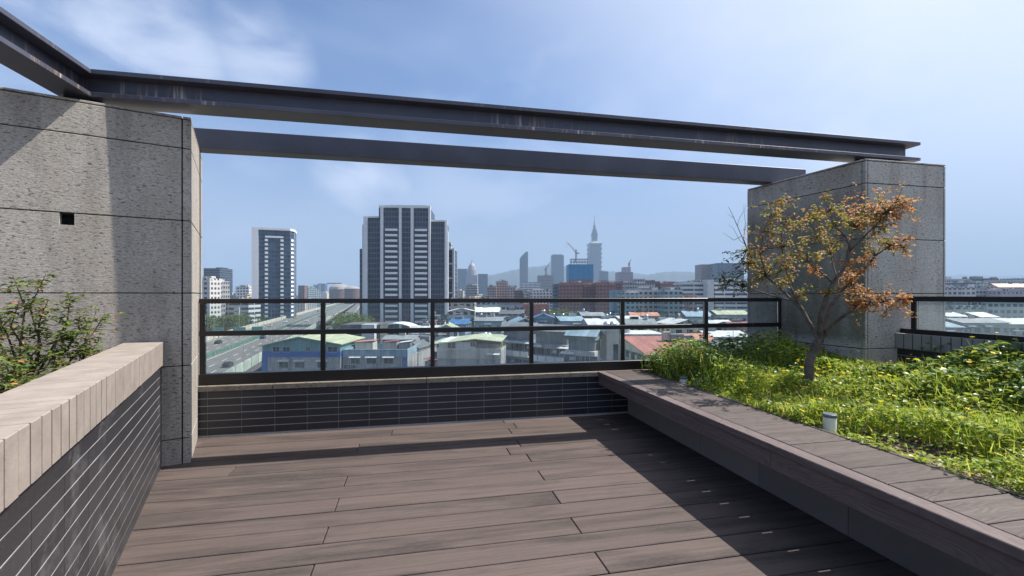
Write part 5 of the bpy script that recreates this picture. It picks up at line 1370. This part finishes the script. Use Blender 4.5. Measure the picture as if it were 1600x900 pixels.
# low tin sheds and walk-ups crowding the gaps between the nearer houses
SP = []
for q, (wm, rm) in enumerate((('shed_grey', 'tin_grey'), ('shed_teal', 'tin_white'), ('shed_pale', 'tin_dark'), ('shed_grey', 'tin_red'), ('tin_grey', 'tin_skyblue'), ('shed_teal', 'tin_grey'), ('shed_pale', 'tin_green'), ('shed_grey', 'tin_white'), ('tin_blue', 'tin_grey'))):
    w, d, h = random.uniform(5, 9), random.uniform(5, 8), 14.0
    wallm = MB().box(-w / 2, w / 2, -d / 2, d / 2, 0, h); t = random.uniform(.4, 1.0)
    wallm.box(-w / 2 - .1, w / 2 + .1, -d / 2 - .6, -d / 2 - .003, h - 3.4, h - 2.5); wallm.box(w * .1, w * .1 + 2, -d * .2, d * .3, h + t + .1, h + t + 1.6)
    roofm = MB().prism_y([(-w / 2 - .3, h + .01), (w / 2 + .3, h + t), (w / 2 + .3, h + t + .1), (-w / 2 - .3, h + .11)], -d / 2 - .5, d / 2 + .3)
    SP.append((wallm.mesh('wall', M[wm]), roofm.mesh('roof', M[rm]), w, d, h))
SHL = ('grey walled shed with a grey tin roof', 'teal walled shed with a white tin roof', 'pale shed with a dark tin roof', 'grey shed with a dull red tin roof', 'tin clad shed with a light blue roof', 'teal walled shed with a grey roof', 'pale shed with a faded green roof', 'grey shed with a white roof', 'blue clad shed with a grey roof')
for i in range(120):
    Y = random.uniform(105, 330); x = random.uniform(668, 1200) if i % 5 else random.uniform(1462, 1680)
    q = random.randrange(len(SP)); w, d, h = SP[q][2:]
    r = empty('tin_roofed_shed', C((x - 800) / FPX * Y, Y, GZ + random.uniform(-1, 3.4)), -YAW + random.choice((0, 1.57, 3.14)) + random.uniform(-.35, .35), label=SHL[q] + ' squeezed among the near houses', cat='shed', group='tin roofed sheds among the houses')
    child('wall', SP[q][0], r); child('roof', SP[q][1], r)
    if random.random() < .35: o = bpy.data.objects.new('water_tank', TANK); COL.objects.link(o); o.location = r.matrix_basis @ Vector((-w * .2, d * .1, h + .75)); tag(o, 'stainless water tank on a tin shed roof', 'water tank', 'stainless water tanks on the sheds')
    for _ in range(2): child('window', WIN[(1.6, 1.3)], r, (random.uniform(-.3, .3) * w, -d / 2 - .005, h - random.choice((1.5, 4.6))))

# ---- stainless water tanks on the roofs
def tank(x, y, Y):
    o = bpy.data.objects.new('water_tank', TANK); COL.objects.link(o); o.location = px(x, y, Y); tag(o, 'stainless water tank on a roof among the near houses', 'water tank', 'stainless water tanks on the roofs')
for x, y, Y in ((958, 517.5, 82), (948, 517.5, 82), (980, 523, 99), (752, 497, 168), (720, 483, 216), (850, 491, 176), (1010, 499, 156), (1060, 497, 170), (1090, 487, 196)): tank(x, y + .3, Y)

# ================================================================== HIGHWAY
hd = 17.56
HR = -YAW + R(hd)
def hw(n, s, z): return C(n * .9534 - s * .3017, n * .3017 + s * .9534, z)
RZ = -18.5
def strip(name, n0, n1, z0, z1, s0, s1, mat, kind='structure', **kw):
    return MB().box(n0, n1, s0, s1, z0, z1).build(name, mat, loc=(0, 0, 0), rz=HR, kind=kind, **kw)
strip('highway_road', -66, -30.3, RZ - 1.6, RZ, 40, 1500, M['asphalt'])
strip('ramp_road', -24, -14, RZ - .9, RZ + .6, 235, 1300, M['asphalt'])
mk = MB()
for n in (-34.2, -37.9, -41.6, -53.2, -57.2, -61.2):
    s = 60
    while s < 700: mk.box(n - .1, n + .1, s, s + 5, RZ + .004, RZ + .008); s += 12
for n in (-31.6, -46.6, -49.6, -64.6): mk.box(n - .1, n + .1, 40, 1400, RZ + .004, RZ + .008)
mk.build('road_markings', M['paint'], rz=HR, kind='structure')
def wall(name, label, n, z0, z1, s0, s1, mat, cap=None, step=8.0):
    r = empty(name, hw(n, s0, z0), HR, label=label, cat='barrier')
    MB().box(-.12, .12, 0, s1 - s0, 0, z1 - z0).build('panel', mat, r)
    m = MB(); s = 0
    while s < min(s1 - s0, 400): m.box(-.22, .22, s - .12, s + .12, 0, z1 - z0 + .15); s += step
    m.build('posts', M['pole'], r)
wall('noise_barrier', 'pale green noise barrier along the near side of the highway', -30.5, RZ + .004, RZ + 2.6, 44, 420, M['barrier'])
wall('noise_barrier', 'low pale wall continuing along the near side of the distant highway', -30.5, RZ + .004, RZ + 1.2, 421, 1400, M['barrier_cream'])
wall('noise_barrier', 'cream wall along the far side of the highway before the trees', -66.1, RZ + .004, RZ + 2.3, 90, 1400, M['barrier_cream'])
wall('noise_barrier', 'pale side wall of the elevated ramp right of the highway', -13.9, RZ - .9, RZ + 1.9, 236, 1200, M['barrier_cream'])
wall('median_barrier', 'green barrier on the highway median', -48.1, RZ + .004, RZ + 1.15, 44, 1400, M['median'], step=4)
for s in range(60, 700, 40):
    o = MB().box(-1.2, 1.2, -1, 1, GZ, RZ - 1.61).build('highway_pier', M['conc'], loc=hw(-48, s, 0), rz=HR, label='concrete pier under the highway deck', cat='pier', group='piers under the highway')
def lamp(n, s, sgn, label):
    r = empty('street_lamp', hw(n, s, RZ), HR, label=label, cat='street lamp', group='lamps along the highway')
    MB().tube([(0, 0, 0), (0, 0, 9)], (.11, .07), 6).build('pole', M['pole'], r); MB().tube([(0, 0, 8.9), (sgn * 1.0, 0, 9.5), (sgn * 2.4, 0, 9.7)], (.06, .05, .05), 5).build('arm', M['pole'], r); MB().box(sgn * 2.4 - .45, sgn * 2.4 + .45, -.15, .15, 9.62, 9.8).build('lamp_head', M['pole'], r)
for i in range(8): lamp(-30.9, 96 + i * 38, -1, 'slim grey street lamp on the near edge of the highway'); lamp(-65.6, 150 + i * 42, 1, 'slim grey street lamp on the far edge of the highway')
def gantry_sign(x, y, Y, w, h, label):
    r = empty('road_sign', px(x, y + 16, Y), HR, label=label, cat='sign')
    MB().box(-w / 2, w / 2, -.1, .1, mpx(16, Y) - h / 2, mpx(16, Y) + h / 2).build('panel', M['sign'], r); MB().box(-.15, .15, .11, .35, -1.5, mpx(16, Y) + h / 2).build('post', M['pole'], r)
gantry_sign(341, 514, 205, 4.2, 1.5, 'leftmost of the blank teal road signs behind the highway')
gantry_sign(374, 514, 210, 5.2, 1.6, 'middle one of the blank teal road signs behind the highway')
gantry_sign(402, 513, 215, 4.6, 1.6, 'rightmost of the blank teal road signs behind the highway')
gt = empty('sign_gantry', hw(-55, 128, RZ), HR, label='grey lattice sign gantry at the left end of the median', cat='gantry')
m = MB()
for a in (0, 2.2):
    for b in (0, 1): m.tube([(a, b, 0), (a, b, 6.0)], .12, 5)
for i in range(5): m.tube([(0, 0, i * 1.2), (2.2, 0, i * 1.2 + 1.2)], .07, 4); m.tube([(2.2, 0, i * 1.2), (0, 0, i * 1.2 + 1.2)], .07, 4)
m.build('lattice', M['pole'], gt); MB().box(-.4, 2.6, -.15, -.05, 3.2, 5.4).build('panel', M['lb_white'], gt)

# ---- cars
M['tyre'] = plain('tyre_rubber', (0.02, 0.02, 0.02), .8); M['carglass'] = plain('car_glass', (0.02, 0.025, 0.03), .1)
CARP = {n: plain(n + '_car_paint', c, .25, .2, var=.05) for n, c in (('black', (.015, .015, .018)), ('white', (.7, .7, .7)), ('silver', (.42, .43, .44)), ('dark blue', (.03, .05, .11)), ('yellow', (.62, .40, .03)), ('red', (.4, .04, .03)))}
def car_meshes(paint):
    b = MB(); prof = [(-2.2, .35), (2.2, .35), (2.25, .7), (2.1, .88), (1.2, .98), (.45, 1.42), (-1.0, 1.45), (-1.75, 1.05), (-2.2, .98), (-2.28, .6)]
    P = [(-.88, y, z) if z < 1.2 else (-.70, y, z) for y, z in prof] + [(.88, y, z) if z < 1.2 else (.70, y, z) for y, z in prof]; n = len(prof)
    b.add(P, [tuple(range(n)), tuple(range(2 * n - 1, n - 1, -1))] + [((i + 1) % n, i, n + i, n + (i + 1) % n) for i in range(n)])
    g = MB(); g.add([(-.79, 1.12, 1.04), (.79, 1.12, 1.04), (.68, .52, 1.39), (-.68, .52, 1.39)], [(0, 1, 2, 3)]); g.add([(-.79, -1.64, 1.14), (.79, -1.64, 1.14), (.68, -1.07, 1.43), (-.68, -1.07, 1.43)], [(3, 2, 1, 0)])
    for v_ in g.v: pass
    g.v = [(x, y + (.03 if y > 0 else -.03), z + .02) for x, y, z in g.v]
    for s in (-1, 1): g.add([(s * .87, 1.0, 1.02), (s * .87, -1.5, 1.02), (s * .74, -1.0, 1.38), (s * .74, .42, 1.38)], [(0, 1, 2, 3)])
    return b.mesh('body', [CARP[paint]]), g.mesh('windows', [M['carglass']])
CM = {p: car_meshes(p) for p in CARP}
WH = MB().add(*(lambda n: ([(sx_ * .1, .32 * math.cos(6.283 * i / n), .32 * math.sin(6.283 * i / n)) for sx_ in (-1, 1) for i in range(n)], [tuple(range(n - 1, -1, -1)), tuple(range(n, 2 * n))] + [(i, (i + 1) % n, n + (i + 1) % n, n + i) for i in range(n)]))(12)).mesh('wheel', [M['tyre']])
def car(n, s, paint, label, back=False):
    r = empty('car', hw(n, s, RZ + .01), HR + (math.pi if back else 0), label=label, cat='car', group='cars on the highway')
    child('body', CM[paint][0], r); child('windows', CM[paint][1], r)
    for x in (-.8, .8):
        for y in (-1.35, 1.4): child('wheel', WH, r, (x, y, .32))
def ns(x, y):           # lane offset and distance of a pixel on the road
    Y = (EYE - RZ) * FPX / (y - HOR); X = (x - 800) / FPX * Y; return X * .9534 + Y * .3017, -X * .3017 + Y * .9534
for x, y, p, lb, bk in ((356, 573, 'black', 'black car nearest on the highway beside the pale green barrier', False), (411, 529, 'dark blue', 'dark car further up the near lanes below the middle rail', False), (341, 537, 'black', 'dark car behind the lattice gantry on the far lanes', True),
        (422, 510.5, 'silver', 'silver car on the far lanes above the middle rail', True), (446, 504, 'white', 'white car on the far lanes below the office tower', True), (462, 498, 'yellow', 'yellow taxi on the far lanes', True), (480, 503, 'white', 'white car in the near lanes left of the first glass post', False),
        (500, 495, 'silver', 'silver car in the near lanes behind the first glass post', False), (520, 490, 'white', 'white car small in the near lanes', False), (497, 487, 'red', 'red car small on the far lanes', True), (530, 484, 'white', 'white car far up the road', False), (516, 483, 'silver', 'silver car far up the far lanes', True), (541, 480, 'white', 'tiny white car at the far end of the road', False)):
    n, s = ns(x, y); n = max(-64, min(-32, n)); car(n, s, p, lb, bk)

# ---- street trees: one crown and trunk per kind, copied
M['crown'] = m_leaf('street_tree_leaf', [(0.035, 0.07, 0.02), (0.07, 0.12, 0.03), (0.12, 0.17, 0.04)], .3)
def crown_mesh(seed, h, rx):
    random.seed(seed); m = MB()
    cl = [(Vector((random.gauss(0, .42) * rx, random.gauss(0, .42) * rx, h * random.uniform(.45, .95))), rx * random.uniform(.28, .5)) for _ in range(16)]
    for c, r in cl:
        for _ in range(70):
            d = rdir(); p = c + d * r * random.uniform(.75, 1.05); e = (d + rdir() * .6).normalized(); L = random.uniform(.35, .7)
            leaf(m, p, e, L, L * .8, .1, .2)
    return m.mesh('crown', [M['crown']])
CRM = [crown_mesh(s, h, r) for s, h, r in ((1, 9, 3.6), (2, 8, 4.2), (3, 10, 3.6))]
TRM = [MB().tube([(0, 0, 0), (.1, 0, h * .4), (0, .1, h * .75)], (.28, .22, .1), 7).mesh('trunk', [M['bark']]) for h in (9, 8, 10)]
def street_tree(x, y, Y, label, group, sc=1.0):
    rr = (x - 800) / FPX; kk = -.9534 * rr - .3017
    if x < 460: Y = max(Y, (80 + random.random() * 14) / kk)
    k_ = random.randrange(3); top = zpx(y, Y); h = (9, 8, 10)[k_]
    sc = (top - GZ) / h if Y > 120 else .28
    r = empty('street_tree', C((x - 800) / FPX * Y, Y, top - h * sc), random.uniform(0, 6), label=label, cat='tree', group=group); r.scale = (sc, sc, sc)
    child('crown', CRM[k_], r); child('trunk', TRM[k_], r)
random.seed(5)
for x, y, Y in ((316, 497, 245), (327, 495, 262), (338, 495, 250), (350, 494, 268), (361, 494, 255), (372, 493, 275), (384, 492, 262), (396, 492, 285), (408, 494, 275), (420, 494, 295), (433, 491, 400), (330, 502, 228), (346, 502, 232), (318, 505, 222), (364, 501, 240)):
    street_tree(x, y, Y, 'green roadside tree in the belt left of the highway', 'roadside trees left of the highway', 1.25)
for x, y, Y in ((536, 494, 250), (543, 489, 270), (551, 492, 255), (558, 494, 240), (548, 499, 230)):
    street_tree(x, y, Y, 'dark tree between the ramp and the tall dark tower', 'trees beside the ramp', 1.2)
for x, y, Y in ((872, 484, 260), (884, 487, 250), (896, 489, 240)): street_tree(x, y, Y, 'bright green tree in front of the brick estate', 'trees before the brick estate', 1.1)
for x, y, Y in ((758, 530, 88.5), (768, 532, 87.5), (778, 534, 88)): street_tree(x, y, Y, 'small potted tree on the roof of the green roofed house', 'potted trees on the green roofed house', .45)
